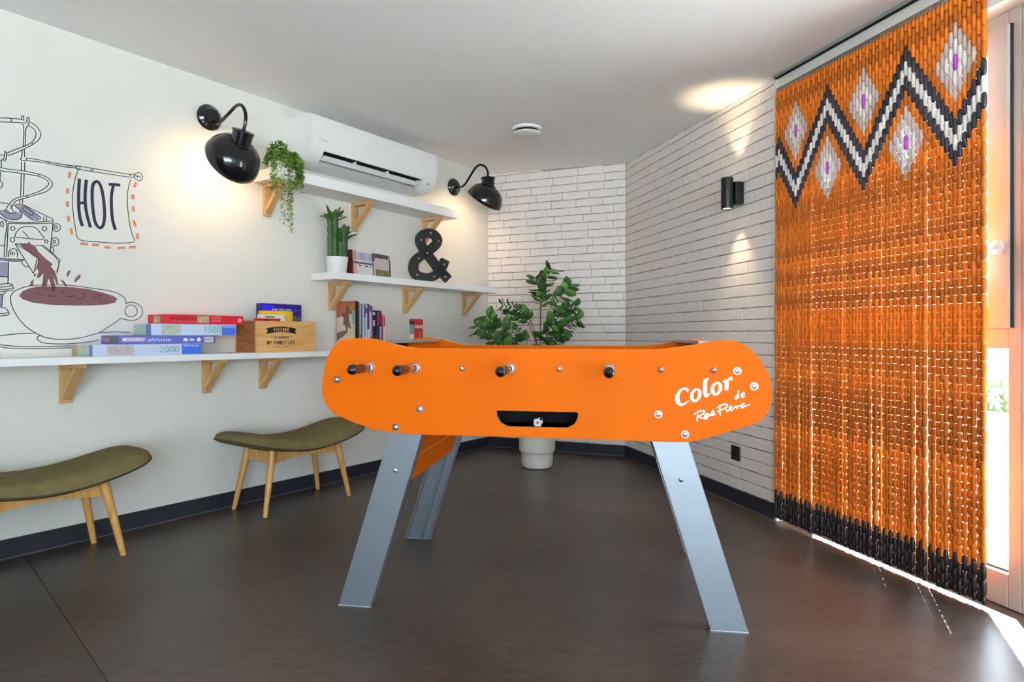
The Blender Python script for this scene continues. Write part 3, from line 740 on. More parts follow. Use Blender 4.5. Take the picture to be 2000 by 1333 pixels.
MURAL_LILAC = [[(0.0136,1.4379),(0.0204,1.449),(0.0356,1.4314),(0.0481,1.4316),(0.0537,1.4392),(0.0748,1.4307),(0.0691,1.4129),(0.0523,1.4037),(0.0273,1.4034),(0.0082,1.4138),(-0.0108,1.4274),(-0.0108,1.434)],[(0.0509,1.4623),(0.0804,1.4672),(0.1383,1.4285),(0.1353,1.4187),(0.1077,1.4143)],[(-0.0108,1.2229),(0.0287,1.2249),(0.0273,1.1614),(-0.0108,1.1652)],[(-0.0108,1.24),(0.0163,1.2367),(0.0551,1.2385),(0.0833,1.2396),(0.0551,1.2304),(0.0163,1.2308),(-0.0108,1.2334)],[(-0.0154,1.0883),(0.0088,1.0889),(0.0052,1.0389),(-0.0154,1.0381)]]
MURAL_LETTERS = [[[(0.2899,1.6223),(0.287,1.5647),(0.287,1.4995),(0.2914,1.4512),(0.3016,1.4119)],[(0.3178,1.6229),(0.3133,1.5695),(0.3133,1.5137),(0.3207,1.4622),(0.3341,1.4098)],[(0.2885,1.5128),(0.3148,1.5188)]],[[(0.3581,1.6243),(0.3445,1.605),(0.3409,1.558),(0.3445,1.4924),(0.3536,1.4374),(0.3717,1.4133),(0.387,1.4288),(0.3932,1.4733),(0.3901,1.5332),(0.3809,1.5919),(0.3687,1.6197),(0.3566,1.6233)]],[[(0.4102,1.6193),(0.4336,1.6238),(0.4606,1.6256)],[(0.4305,1.6181),(0.4226,1.5726),(0.4226,1.5117),(0.4274,1.4548),(0.4399,1.4141)]]]
MURAL_DASHES = [[(0.2462,1.6439),(0.2581,1.6452),(0.256,1.6174),(0.2441,1.6162)],[(0.2378,1.5688),(0.2496,1.5704),(0.2486,1.5476),(0.2367,1.5462)],[(0.2367,1.5109),(0.2486,1.5136),(0.2497,1.4897),(0.2378,1.487)],[(0.2398,1.4467),(0.2517,1.4499),(0.2539,1.4262),(0.2421,1.423)],[(0.2507,1.3931),(0.262,1.3967),(0.2658,1.37),(0.2545,1.3665)],[(0.294,1.3378),(0.3248,1.3391),(0.324,1.3272),(0.2932,1.326)],[(0.3406,1.3386),(0.3706,1.3392),(0.3697,1.3272),(0.3396,1.3266)],[(0.3927,1.334),(0.419,1.3355),(0.4184,1.3232),(0.3921,1.3218)],[(0.4477,1.3354),(0.4829,1.3407),(0.4833,1.3284),(0.4481,1.3232)],[(0.4982,1.3438),(0.5294,1.3496),(0.5301,1.3379),(0.499,1.3321)],[(0.5262,1.6545),(0.5376,1.6511),(0.5271,1.6254),(0.5157,1.6289)],[(0.5105,1.5909),(0.523,1.5932),(0.523,1.5706),(0.5105,1.5684)],[(0.5115,1.5341),(0.5246,1.5375),(0.5266,1.5135),(0.5135,1.5102)],[(0.5137,1.4675),(0.5251,1.4728),(0.5343,1.4425),(0.5229,1.4372)],[(0.5282,1.406),(0.5412,1.4106),(0.5464,1.3856),(0.5333,1.3811)]]
MURAL_RAYS = [[(0.5726,1.7087),(0.5845,1.7147)],[(0.5742,1.6826),(0.6033,1.6849)],[(0.5675,1.6619),(0.5811,1.6522)]]

# ================================================================== football table
tl = (T0.x, T0.y, 0.0)
table = thing('football_table', 'orange football table with grey splayed legs in the middle of the room', 'game table', (tl, AT))
TW = 0.7538          # depth over the legs
TLX = 1.3374
YF0, YF1 = -0.022, 0.0
YB0, YB1 = TW, TW + 0.022

def rounded_slot(pts):
    return pts
outl = [tuple(p) for p in smooth_path([(x, z, 0) for x, z in PANEL_OUTLINE + PANEL_OUTLINE[:1]], 4)][:-1]
outl = [(p[0], p[1]) for p in outl]
fp = MB().prism(outl, YF0, YF1, holes=[SLOT_OUTLINE], mi=0, mi_side=1)
front_panel = fp.build('front_panel', [M_ORANGE, M_CORE], table, bevel=0.0012)
bp_ = MB().prism(outl, YB0, YB1, mi=0, mi_side=1)
bp_.build('back_panel', [M_ORANGE, M_CORE], table)
# lettering painted on the front panel
lt = MB()
for s in COLOR_STROKES:
    lt.ribbon(smooth_path(s, 5), 0.01, lambda x, z: (x, YF0 - 0.0006, z))
lt.build('lettering', mat('white_print', rgb(245, 240, 235), 0.5), front_panel, fix=False)
lt = MB()
for s in SIGNATURE_STROKES:
    lt.ribbon(smooth_path(s, 4), 0.004, lambda x, z: (x, YF0 - 0.0006, z))
lt.build('signature', MATS['white_print'], front_panel, fix=False)
# bolts with washers
bm_ = MB()
bm_.lathe([(0.0125, 0.0), (0.0125, -0.0015), (0.0, -0.002)], (0, 0, 0), (0, 1, 0), 20, 1)
bm_.lathe([(0.0085, -0.0015), (0.0085, -0.004), (0.006, -0.007), (0.0, -0.0085)], (0, 0, 0), (0, 1, 0), 16)
bolt_me = bm_.mesh('bolt', [M_CHROME, M_WASHER], 35)
for x, z in PANEL_BOLTS:
    link('bolt', bolt_me, table, loc=(x, YF0, z))
# ball return tray behind the slot
m = MB()
m.box(0.53, 0.83, 0.001, 0.16, 0.600, 0.618)
m.box(0.53, 0.83, 0.15, 0.16, 0.618, 0.70)
m.box(0.52, 0.53, 0.001, 0.16, 0.60, 0.70); m.box(0.83, 0.84, 0.001, 0.16, 0.60, 0.70)
m.box(0.53, 0.83, 0.001, 0.16, 0.70, 0.71)
m.build('ball_tray', M_DARK, table)
# ends, playing field and end rails
for sx in (0, 1):
    X = lambda x: x if sx == 0 else TLX - x
    m = MB()
    xa, xb = sorted((X(0.115), X(0.135)))
    m.box(xa, xb, 0.0, 0.20, 0.60, 0.893)
    m.box(xa, xb, 0.385, TW, 0.60, 0.893)
    m.box(xa, xb, 0.20, 0.385, 0.60, 0.80)
    m.build('end_board', M_ORANGE, table)
    xa, xb = sorted((X(0.105), X(0.150)))
    MB().box(xa, xb, 0.0, TW, 0.893, 0.903).build('end_rail', mat('grey_rail', rgb(160, 160, 164), 0.4), table)
    xa, xb = sorted((X(0.06), X(0.118)))
    MB().box(xa, xb, 0.19, 0.395, 0.79, 0.892).build('goal_pocket', M_DARK, table)
    xa, xb = sorted((X(0.125), X(0.14)))
    MB().cyl(((xa + xb) / 2, 0.2, 0.868), ((xa + xb) / 2, 0.385, 0.868), 0.009, n=12).build('goal_bar', M_CHROME, table, smooth=True)
MB().box(0.135, TLX - 0.135, 0.0, TW, 0.715, 0.73).build('playing_field', mat('green_field', rgb(60, 120, 70), 0.6), table)
MB().box(0.135, TLX - 0.135, 0.0, TW, 0.602, 0.618).build('bottom_board', M_ORANGE, table)
# rods, grips, bushings
ROD_Z = 0.8135
HANDLED = {0: 0.155, 1: 0.19, 3: 0.19, 5: 0.19}
acorn = MB().lathe([(0.0105, 0.0), (0.0105, -0.004), (0.0095, -0.005), (0.0092, -0.010), (0.006, -0.0155), (0.0, -0.0175)], (0, 0, 0), (0, 1, 0), 18).mesh('rod_end', M_CHROME, 30)
bush = MB().lathe([(0.009, -0.014), (0.0125, -0.013), (0.0135, -0.010), (0.0140, -0.008), (0.0175, -0.004), (0.0182, 0.0)], (0, 0, 0), (0, 1, 0), 24).mesh('bushing', mat('pale_bushing', rgb(190, 184, 186), 0.3, metal=0.5), 40)
for k in range(8):
    x = 0.1211 + 0.1583 * k
    near = k in HANDLED
    out = HANDLED.get(k, 0.19)
    ya = YF0 - (out - 0.09) if near else YF0 - 0.004
    yb = YB1 + 0.004 if near else YB1 + (out - 0.09)
    rod = MB().cyl((x, ya, ROD_Z), (x, yb, ROD_Z), 0.0065, n=12).build('rod', M_CHROME, table, smooth=True)
    sg = -1 if near else 1
    y0 = YF0 if near else YB1
    g = MB()
    g.lathe([(0.0, 0.0), (0.011, 0.0), (0.0135, 0.005), (0.0145, 0.03), (0.0150, 0.075), (0.0, 0.075)], (x, y0 + sg * (out - 0.095), ROD_Z), (0, sg, 0), 20)
    g.build('grip', M_BROWN, rod, smooth=40)
    g = MB()
    g.lathe([(0.0145, 0.0), (0.0158, 0.004), (0.0168, 0.013), (0.0150, 0.022), (0.010, 0.028), (0.0, 0.0305)], (x, y0 + sg * (out - 0.021), ROD_Z), (0, sg, 0), 24)
    g.build('grip_end', M_BLACKG, rod, smooth=True)
    b1 = link('bushing', bush, rod, loc=(x, YF0 if near else YB1, ROD_Z), rot=(0, 0, 0 if near else PI))
    e1 = link('rod_end', acorn, rod, loc=(x, YB1 if near else YF0, ROD_Z), rot=(0, 0, PI if near else 0))
# legs: bent steel channels leaning outwards
SL = 0.18 / 0.5885
def leg(mx, back):
    X = (lambda x: TLX - x) if mx else (lambda x: x)
    sy = -1 if back else 1
    yb = TW if back else 0.0
    zt = 0.72
    m = MB()
    th = 0.004; fl = 0.045
    def plate(xa, xb, y0, y1):
        y0, y1 = yb + sy * y0, yb + sy * y1
        m.hexa([(X(xa), y0, 0.003), (X(xb), y0, 0.003), (X(xb), y1, 0.003), (X(xa), y1, 0.003)],
               [(X(xa + SL * zt), y0, zt), (X(xb + SL * zt), y0, zt), (X(xb + SL * zt), y1, zt), (X(xa + SL * zt), y1, zt)])
    plate(0.0, 0.1135, 0.001, 0.001 + th)
    plate(0.0, th, 0.005, fl)
    plate(0.1135 - th, 0.1135, 0.005, fl)
    plate(0.070, 0.070 + th, 0.005, fl * 0.8)
    o = m.build('leg', M_STEEL, table, bevel=0.0022)
    f = MB()
    xs = sorted((X(-0.001), X(0.1145)))
    ys = sorted((yb, yb + sy * 0.012))
    f.box(xs[0], xs[1], ys[0], ys[1], 0.0, 0.0035)
    f.build('foot_edge', mat('pale_metal_edge', rgb(205, 208, 212), 0.35, metal=0.5), o)
    z = 0.467; x = X(0.0595 + SL * z)
    b = MB().lathe([(0.0075, 0.0), (0.0065, -0.003), (0.0, -0.0055)], (x, yb - (0.0 if not back else 0) + (0.001 if not back else 0.0), z), (0, 1 if not back else -1, 0), 16).build('leg_bolt', M_CHROME, o, smooth=True)
    return o
for mx in (0, 1):
    for bk in (0, 1):
        leg(mx, bk)
    X = (lambda x: TLX - x) if mx else (lambda x: x)
    def slanted(z0, z1, xo, y0, y1, th=0.018):
        return MB().hexa([(X(xo + SL * z0), y0, z0), (X(xo + th + SL * z0), y0, z0), (X(xo + th + SL * z0), y1, z0), (X(xo + SL * z0), y1, z0)],
                         [(X(xo + SL * z1), y0, z1), (X(xo + th + SL * z1), y0, z1), (X(xo + th + SL * z1), y1, z1), (X(xo + SL * z1), y1, z1)])
    slanted(0.405, 0.4985, 0.072, 0.036, TW - 0.036).build('brace_board', M_ORANGE, table)
    slanted(0.4995, 0.602, 0.072, 0.036, TW - 0.036).build('end_apron', M_ORANGE, table)
    slanted(0.4975, 0.5005, 0.0715, 0.036, TW - 0.036, 0.019).build('edge_strip', M_CORE, table)

# the ball waiting in the return tray
bx = T0 + Vector((math.cos(AT), math.sin(AT))) * 0.6814 + Vector((-math.sin(AT), math.cos(AT))) * 0.02
ball = thing('table_football', 'small white football with black patches lying in the ball slot', 'ball', ((bx.x, bx.y, 0.6185), AT))
MB().sphere((0, 0, 0.017), 0.017, 20, 12).build('ball_skin', mat('ball_white', rgb(216, 208, 200), 0.5), ball, smooth=True)
for (ax, az) in ((0.05, 0.1), (-0.35, 1.15), (0.85, 0.75), (-1.1, 0.1), (1.2, -0.3)):
    n = Vector((math.sin(ax) * math.cos(az), -math.cos(ax) * math.cos(az), math.sin(az)))
    MB().lathe([(0.0, 0.0003), (0.0048, 0.0001), (0.0055, -0.0012)], Vector((0, 0, 0.017)) + n * 0.0170, n, 5).build('patch', M_BLACK, ball)

# ================================================================== wall mural
mural = thing('wall_mural', 'line drawing of a coffee machine, cup and HOT banner on the left wall', 'mural', frame_left(0))
def flatfn(eps):
    return lambda t, z: (t, -eps, z)
for p in MURAL_LILAC:
    MB().flat(p, flatfn(0.0006)).build('lilac_patch', M_LILAC, mural, fix=False)
for i, p in enumerate(MURAL_COFFEE):
    MB().flat(p, flatfn(0.0008)).build(('coffee_stream', 'coffee_surface', 'coffee_drop')[min(i, 2)], M_COFFEE, mural, fix=False)
m = MB()
for p in MURAL_LINES:
    m.ribbon([(q.x, q.y) for q in smooth_path([(x, z, 0) for x, z in p], 3)], 0.0034, flatfn(0.0012))
m.build('outline', M_INK, mural, fix=False)
for L in MURAL_LETTERS:
    m = MB()
    for p in L:
        m.ribbon([(q.x, q.y) for q in smooth_path([(x, z, 0) for x, z in p], 4)], 0.0132, flatfn(0.0014))
    m.build('letter', M_NAVYINK, mural, fix=False)
for p in MURAL_DASHES:
    MB().flat(p, flatfn(0.0010)).build('dash', M_DASH, mural, fix=False)
m = MB()
for p in MURAL_RAYS: m.ribbon(p, 0.004, flatfn(0.0010))
m.build('light_rays', M_YELLOWINK, mural, fix=False)

# ================================================================== shelves and brackets
def shelf(label, t0, t1, z0, z1, depth=0.22):
    o = MB().box(0, t1 - t0, -depth, -0.001, 0, z1 - z0).build('wall_shelf', M_WHITE, bevel=0.0015)
    loc, a = frame_left(t0, 0, z0)
    o.location = loc; o.rotation_euler = (0, 0, a)
    return tag(o, label, 'shelf')
Z_LOW, Z_MID, Z_TOP = 0.83, 1.296, 1.834
shelf('long white lower shelf board carrying the stack of puzzle boxes', -1.45, 1.0375, 0.80, Z_LOW)
shelf('white lower shelf board under the wooden crate and the books', 1.0385, 2.62, 0.80, Z_LOW)
shelf('white middle shelf board under the cactus and the ampersand', 1.541, 3.148, 1.254, Z_MID)
shelf('white top shelf board below the air conditioner', 1.155, 2.675, 1.774, Z_TOP)

def bracket_proto():
    root = thing('shelf_bracket', 'x', 'bracket', ((0, 0, 0), 0), 'pale wooden triangular shelf brackets')
    w = 0.045
    MB().box(-w / 2, w / 2, -0.019, -0.0005, -0.178, -0.0005).build('upright', M_LWOOD, root, bevel=0.002)
    MB().box(-w / 2, w / 2, -0.168, -0.019, -0.0195, -0.0005).build('arm', M_LWOOD, root, bevel=0.002)
    m = MB()
    prof = [(-0.132, -0.0195), (-0.162, -0.0195), (-0.0195, -0.165), (-0.0195, -0.131)]
    vs = [(-w * 0.42, y, z) for y, z in prof] + [(w * 0.42, y, z) for y, z in prof]
    m.add(vs, [(0, 1, 2, 3), (7, 6, 5, 4), (0, 4, 5, 1), (1, 5, 6, 2), (2, 6, 7, 3), (3, 7, 4, 0)])
    m.build('brace', M_LWOOD, root, bevel=0.0015)
    MB().lathe([(0.004, 0.0), (0.0035, -0.0015), (0.0, -0.002)], (0, -0.019, -0.168), (0, 1, 0), 10).build('screw', M_CHROME, root)
    return root
bproto = bracket_proto()
BR = [(0.232, 0.80, 'wooden bracket under the left puzzle boxes of the lower shelf'),
      (0.876, 0.80, 'wooden bracket under the lower shelf just left of the wooden crate'),
      (1.207, 0.80, 'wooden bracket directly below the wooden crate'),
      (1.69, 1.254, 'wooden bracket under the left end of the middle shelf below the cactus'),
      (2.34, 1.254, 'wooden bracket under the middle of the middle shelf above the red box'),
      (2.995, 1.254, 'wooden bracket under the right end of the middle shelf'),
      (1.232, 1.774, 'wooden bracket behind the trailing plant under the top shelf'),
      (1.876, 1.774, 'wooden bracket under the top shelf beside the cactus'),
      (2.537, 1.774, 'wooden bracket under the top shelf right above the ampersand')]
for i, (t, z, lab) in enumerate(BR):
    o = bproto if i == 0 else copy_tree(bproto)
    loc, a = frame_left(t, 0, z)
    o.location = loc; o.rotation_euler = (0, 0, a)
    o['label'] = lab

# ================================================================== air conditioner
ac = thing('air_conditioner', 'white split air conditioner mounted high above the top shelf', 'air conditioner', frame_left(1.37))
ACW = 1.063
P_full = [(0.0, 2.186), (-0.20, 2.186), (-0.218, 2.180), (-0.222, 2.168), (-0.222, 2.055), (-0.218, 2.015), (-0.207, 1.982), (-0.186, 1.952), (-0.158, 1.930), (-0.125, 1.920), (0.0, 1.917)]
P_notch = [(0.0, 2.186), (-0.20, 2.186), (-0.218, 2.180), (-0.222, 2.168), (-0.222, 2.055), (-0.218, 2.015), (-0.209, 1.988), (-0.150, 1.995), (-0.125, 1.955), (-0.150, 1.928), (-0.125, 1.920), (0.0, 1.917)]
def ac_prism(m, prof, x0, x1, mi=0):
    ring0 = [(x0, y, z) for y, z in prof]; ring1 = [(x1, y, z) for y, z in prof]
    n = len(prof)
    m.add(ring0 + ring1, [(i, (i + 1) % n, n + (i + 1) % n, n + i) for i in range(n)], mi)
    tri = tessellate_polygon([[Vector((y, z, 0)) for y, z in prof]])
    m.add(ring0, [tuple(t) for t in tri], mi); m.add(ring1, [tuple(t) for t in tri], mi)
m = MB()
ac_prism(m, P_full, 0.0, 0.10)
ac_prism(m, P_notch, 0.10, 0.93)
ac_prism(m, P_full, 0.93, ACW)
body = m.build('body', mat('ac_white', rgb(226, 226, 224), 0.4), ac, smooth=25)
MB().hexa([(0.102, -0.206, 1.984), (0.928, -0.206, 1.984), (0.928, -0.1495, 1.991), (0.102, -0.1495, 1.991)],
          [(0.102, -0.206, 1.9865), (0.928, -0.206, 1.9865), (0.928, -0.1495, 1.9935), (0.102, -0.1495, 1.9935)]).build('outlet_top', M_DARK, ac)
MB().hexa([(0.102, -0.151, 1.994), (0.928, -0.151, 1.994), (0.928, -0.127, 1.956), (0.102, -0.127, 1.956)],
          [(0.102, -0.154, 1.992), (0.928, -0.154, 1.992), (0.928, -0.130, 1.954), (0.102, -0.130, 1.954)]).build('outlet_back', M_DARK, ac)
vane = MB().hexa([(0.11, -0.196, 1.966), (0.915, -0.196, 1.966), (0.915, -0.165, 1.944), (0.11, -0.165, 1.944)],
          [(0.11, -0.193, 1.970), (0.915, -0.193, 1.970), (0.915, -0.162, 1.948), (0.11, -0.162, 1.948)]).build('vane', MATS['ac_white'], ac, bevel=0.001)
for x in (0.35, 0.62):
    MB().box(x, x + 0.006, -0.197, -0.168, 1.945, 1.984).build('fin', MATS['ac_white'], vane)
lt = MB()
add_text(lt, 'DAIKIN', 0.02, 0.085, 2.045, -0.2226, width=0.06)
lt.build('logo', mat('grey_print', rgb(150, 152, 156), 0.6), body, fix=False)
m = MB().box(0.985, 1.005, -0.206, -0.196, 1.965, 1.975)
m.build('indicator', mat('grey_lens', rgb(170, 170, 176), 0.3), body)

# ================================================================== gooseneck wall lamps
M_LAMPIN = mat('lamp_inner_white', rgb(236, 226, 205), 0.5)
M_BULB = mat('warm_bulb', rgb(255, 226, 170), 0.4, emis=(1.0, 0.72, 0.40), estr=14.0)
def sconce(label, t, z, pitch, power):
    root = thing('wall_lamp', label, 'lamp', frame_left(t, 0, z), 'black gooseneck wall lamps')
    def R(d, h):
        c, s = math.cos(pitch), math.sin(pitch)
        return (0.0, -(d * c - h * s), d * s + h * c)
    m = MB()
    m.lathe([(0.066, 0.0), (0.067, -0.010), (0.060, -0.020), (0.046, -0.026), (0.040, -0.036), (0.020, -0.040), (0.0, -0.041)], (0, -0.001, 0), (0, 1, 0), 36)
    base = m.build('base', M_BLACKG, root, smooth=40)
    for aa in (0.7, 0.7 + PI):
        MB().lathe([(0.005, 0.0), (0.004, -0.003), (0.0, -0.004)], (0.055 * math.cos(aa), -0.021, 0.055 * math.sin(aa)), (0, 1, 0), 10).build('screw', M_CHROME, base)
    path = [R(0.03, 0.0), R(0.078, -0.008), R(0.115, 0.006), R(0.168, 0.062), R(0.22, 0.118), R(0.267, 0.134), R(0.312, 0.112), R(0.335, 0.072), R(0.339, 0.02)]
    MB().tube(smooth_path(path, 8), 0.0085, 14).build('arm', M_BLACKG, root, smooth=True)
    n0 = Vector(R(0.339, 0.025)); n1 = Vector(R(0.339, -0.045))
    ax = (n1 - n0).normalized()
    MB().lathe([(0.0, -0.006), (0.040, -0.004), (0.054, 0.0), (0.054, 0.008), (0.049, 0.010), (0.048, 0.066), (0.056, 0.075)], n0, ax, 28).build('neck', M_BLACKG, root, smooth=40)
    # bowl shade, open towards the wall and down
    rc = Vector(R(0.3015, -0.140)); b0 = Vector(R(0.0, 0.0))
    axis = (Vector(R(0.611, 0.792)) - b0).normalized()
    prof = [(0.137, 0.0), (0.1385, 0.003), (0.1365, 0.022), (0.128, 0.050), (0.112, 0.078), (0.088, 0.100), (0.055, 0.116), (0.02, 0.123), (0.0, 0.124)]
    sh = MB().lathe(prof, rc, axis, 44).build('shade', M_BLACKG, root, smooth=50)
    MB().lathe([(0.1345, 0.001), (0.133, 0.022), (0.124, 0.049), (0.108, 0.075), (0.084, 0.096), (0.052, 0.111), (0.0, 0.118)], rc, axis, 44).build('inner_reflector', M_LAMPIN, sh, smooth=50)
    bc = rc + axis * 0.055
    MB().sphere(bc, 0.028, 18, 12).build('bulb', M_BULB, root, smooth=True)
    ld = bpy.data.lights.new('bulb_light', 'SPOT')
    ld.energy = power; ld.color = (1.0, 0.64, 0.36); ld.shadow_soft_size = 0.03
    ld.spot_size = math.radians(150); ld.spot_blend = 0.6
    lo = bpy.data.objects.new('bulb_light', ld)
    COL.objects.link(lo); lo.parent = root
    lo.location = rc + axis * 0.020
    lo.rotation_euler = (-axis).to_track_quat('-Z', 'Y').to_euler()
    return root
sconce('large black gooseneck wall lamp left of the trailing plant', 0.893, 2.062, math.radians(-26), 2.6)
sconce('small looking black gooseneck wall lamp right of the air conditioner', 2.872, 2.071, 0.0, 3.4)

# ================================================================== up and down light on the brick wall
ud = thing('up_down_light', 'black cylinder up and down light on the white brick wall', 'lamp', frame_right(1.475, 0, 1.685))
MB().box(-0.03, 0.03, -0.055, -0.004, -0.058, 0.062).build('wall_mount', M_BLACK, ud, bevel=0.003)
m = MB()
m.lathe([(0.027, -0.083), (0.0315, -0.084), (0.032, -0.080), (0.032, 0.080), (0.0315, 0.084), (0.027, 0.083)], (0, -0.087, 0), (0, 0, 1), 28)
m.lathe([(0.0, -0.060), (0.027, -0.060)], (0, -0.087, 0), (0, 0, 1), 28); m.lathe([(0.027, -0.083), (0.027, -0.060)], (0, -0.087, 0), (0, 0, 1), 28)
m.lathe([(0.0, 0.060), (0.027, 0.060)], (0, -0.087, 0), (0, 0, 1), 28); m.lathe([(0.027, 0.083), (0.027, 0.060)], (0, -0.087, 0), (0, 0, 1), 28)
m.build('tube', M_BLACK, ud, smooth=40)
for sg in (-1, 1):
    MB().lathe([(0.0, 0.0), (0.0245, 0.0)], (0, -0.087, sg * 0.0775), (0, 0, sg), 20).build('lens', mat('warm_lens', rgb(255, 240, 210), 0.3, emis=(1.0, 0.80, 0.52), estr=5.0), ud)
    ld = bpy.data.lights.new('beam', 'SPOT')
    ld.energy = 8.0; ld.color = (1.0, 0.76, 0.46); ld.shadow_soft_size = 0.012
    ld.spot_size = math.radians(72); ld.spot_blend = 1.0
    lo = bpy.data.objects.new('beam', ld)
    COL.objects.link(lo); lo.parent = ud
    lo.location = (0, -0.087, sg * 0.0860)
    lo.rotation_euler = (0 if sg < 0 else PI, 0, 0)

# socket
so = thing('wall_socket', 'black square wall socket low on the white brick wall', 'socket', frame_right(1.433, 0, 0.277))
MB().box(-0.04, 0.04, -0.011, -0.003, -0.04, 0.04).build('plate', M_BLACK, so, bevel=0.003)
m = MB().lathe([(0.0, -0.0125), (0.017, -0.0125), (0.021, -0.0112)], (0, 0, 0), (0, 1, 0), 24)
m.build('outlet', mat('socket_recess', rgb(26, 27, 31), 0.5), so)

# ceiling ventilation valve
vx, vy = 0.094, 4.09
vz = ceil_z(vx, vy)
vent = thing('ceiling_vent', 'round white ventilation valve on the ceiling', 'vent', ((vx, vy, vz), 0))
MB().lathe([(0.074, -0.001), (0.092, -0.001), (0.092, -0.014), (0.088, -0.017), (0.072, -0.017)], (0, 0, 0), (0, 0, 1), 40).build('ring', M_WHITE, vent, smooth=40)
MB().lathe([(0.070, -0.002), (0.070, -0.034)], (0, 0, 0), (0, 0, 1), 32).build('throat', M_DARK, vent, smooth=True)
MB().lathe([(0.0, -0.032), (0.084, -0.032), (0.089, -0.035), (0.089, -0.039), (0.082, -0.044), (0.0, -0.046)], (0, 0, 0), (0, 0, 1), 40).build('disc', M_WHITE, vent, smooth=40)

# ================================================================== stack of games on the lower shelf
def flat_mat(name, r, g, b, rough=0.45):
    return mat(name, rgb(r, g, b), rough)
def game_box(name, label, t0, t1, d0, d1, z0, z1, base, lid=True):
    root = thing(name, label, 'game box', frame_left(t0, 0, z0), 'board games and puzzles stacked on the lower shelf')
    W, H = t1 - t0, z1 - z0
    MB().box(0, W, -d1, -d0, 0.0005, H).build('box', base, root, bevel=0.002)
    return root, W, H, -d1
E5 = 0.0006
def decal(root, name, rects, y, m, parent=None):
    q = MB()
    for x0, x1, z0, z1 in rects:
        q.add([(x0, y, z0), (x1, y, z0), (x1, y, z1), (x0, y, z1)], [(0, 1, 2, 3)])
    return q.build(name, m, parent or root, fix=False)
def side_decal(root, name, rects, m, x=-0.0006):
    q = MB()
    for y0, y1, z0, z1 in rects:
        q.add([(x, y0, z0), (x, y1, z0), (x, y1, z1), (x, y0, z1)], [(0, 1, 2, 3)])
    return q.build(name, m, root, fix=False)
M_PALE = flat_mat('pale_blue_card', 196, 208, 232)
M_PUZ = mat('puzzle_picture', rgb(186, 176, 176), 0.5, var=0.25, scale=60)
M_PUZ2 = mat('puzzle_picture_green', rgb(180, 190, 170), 0.5, var=0.25, scale=60)
M_BLUE = flat_mat('blue_label', 58, 112, 226)
M_STEELBLUE = flat_mat('slate_blue_card', 104, 124, 180)
M_TEAL = flat_mat('teal_print', 104, 178, 176)
M_GREENP = flat_mat('green_print', 92, 186, 146)
M_WPRINT = flat_mat('white_card_print', 236, 238, 244)
M_TAN = flat_mat('tan_card', 176, 150, 112)

root, W, H, yf = game_box('puzzle_box', 'pale blue 2000 piece puzzle box at the bottom of the stack', 0.257, 0.733, 0.004, 0.215, Z_LOW, 0.8815, M_PALE)
decal(root, 'blue_label', [(W - 0.095, W - 0.001, 0.002, H - 0.002)], yf - E5, M_BLUE)
decal(root, 'picture', [(0.055, 0.165, 0.004, H - 0.004)], yf - E5, M_PUZ)
q = MB(); add_text(q, '2000', 0.04, W - 0.155, H * 0.52, yf - E5, width=0.092, height=0.030); q.build('number', M_TEAL, root, fix=False)
q = MB(); add_text(q, 'Ravensburger', 0.01, W - 0.048, H - 0.010, yf - 2 * E5, width=0.075); q.build('maker_name', M_WPRINT, root, fix=False)
side_decal(root, 'side_print', [(yf + 0.002, yf + 0.035, 0.002, H - 0.002)], M_STEELBLUE)
side_decal(root, 'side_picture', [(yf + 0.15, yf + 0.205, 0.002, H - 0.002)], M_TAN)
side_decal(root, 'side_tint', [(yf + 0.04, yf + 0.15, 0.002, H - 0.002)], M_PUZ2)

root, W, H, yf = game_box('board_game_box', 'violet blue board game box between the two pale puzzle boxes', 0.377, 0.826, 0.004, 0.18, 0.8815, 0.9205, flat_mat('indigo_card', 96, 106, 186))
decal(root, 'title_band', [(0.012, 0.112, 0.010, H - 0.008)], yf - E5, flat_mat('mauve_card', 176, 140, 176))
q = MB(); add_text(q, 'MONOPOLY', 0.02, 0.062, H * 0.52, yf - 2 * E5, width=0.094, height=0.014, offset=0.0004); q.build('title', M_WPRINT, root, fix=False)
q = MB(); add_text(q, 'ultimate', 0.02, 0.175, H * 0.52, yf - E5, width=0.105, height=0.016, shear=0.2); q.build('subtitle', M_WPRINT, root, fix=False)
q = MB(); q.flat([(W - 0.098, H * 0.5), (W - 0.086, H * 0.82), (W - 0.074, H * 0.5), (W - 0.086, H * 0.18)], lambda x, z: (x, yf - E5, z))
q.flat([(W - 0.162, H * 0.3), (W - 0.142, H * 0.3), (W - 0.142, H * 0.68), (W - 0.162, H * 0.68)], lambda x, z: (x, yf - E5, z))
q.flat([(W - 0.135, H * 0.4), (W - 0.108, H * 0.36), (W - 0.112, H * 0.62), (W - 0.13, H * 0.62)], lambda x, z: (x, yf - E5, z)); q.build('symbols', M_WPRINT, root, fix=False)
bc = decal(root, 'barcode_label', [(W - 0.058, W - 0.012, 0.006, H - 0.006)], yf - E5, M_WPRINT)
decal(root, 'barcode', [(W - 0.054 + 0.0052 * i, W - 0.054 + 0.0052 * i + 0.002, 0.010, H - 0.010) for i in range(8)], yf - 2 * E5, M_BLACK)
side_decal(root, 'side_print', [(yf + 0.012, yf + 0.16, 0.004, H - 0.004)], mat('grey_side_print', rgb(104, 98, 110), 0.5, var=0.3, scale=40))
side_decal(root, 'side_title', [(yf + 0.09, yf + 0.155, 0.010, H - 0.010)], flat_mat('dull_pink_print', 160, 120, 128), x=-0.0012)

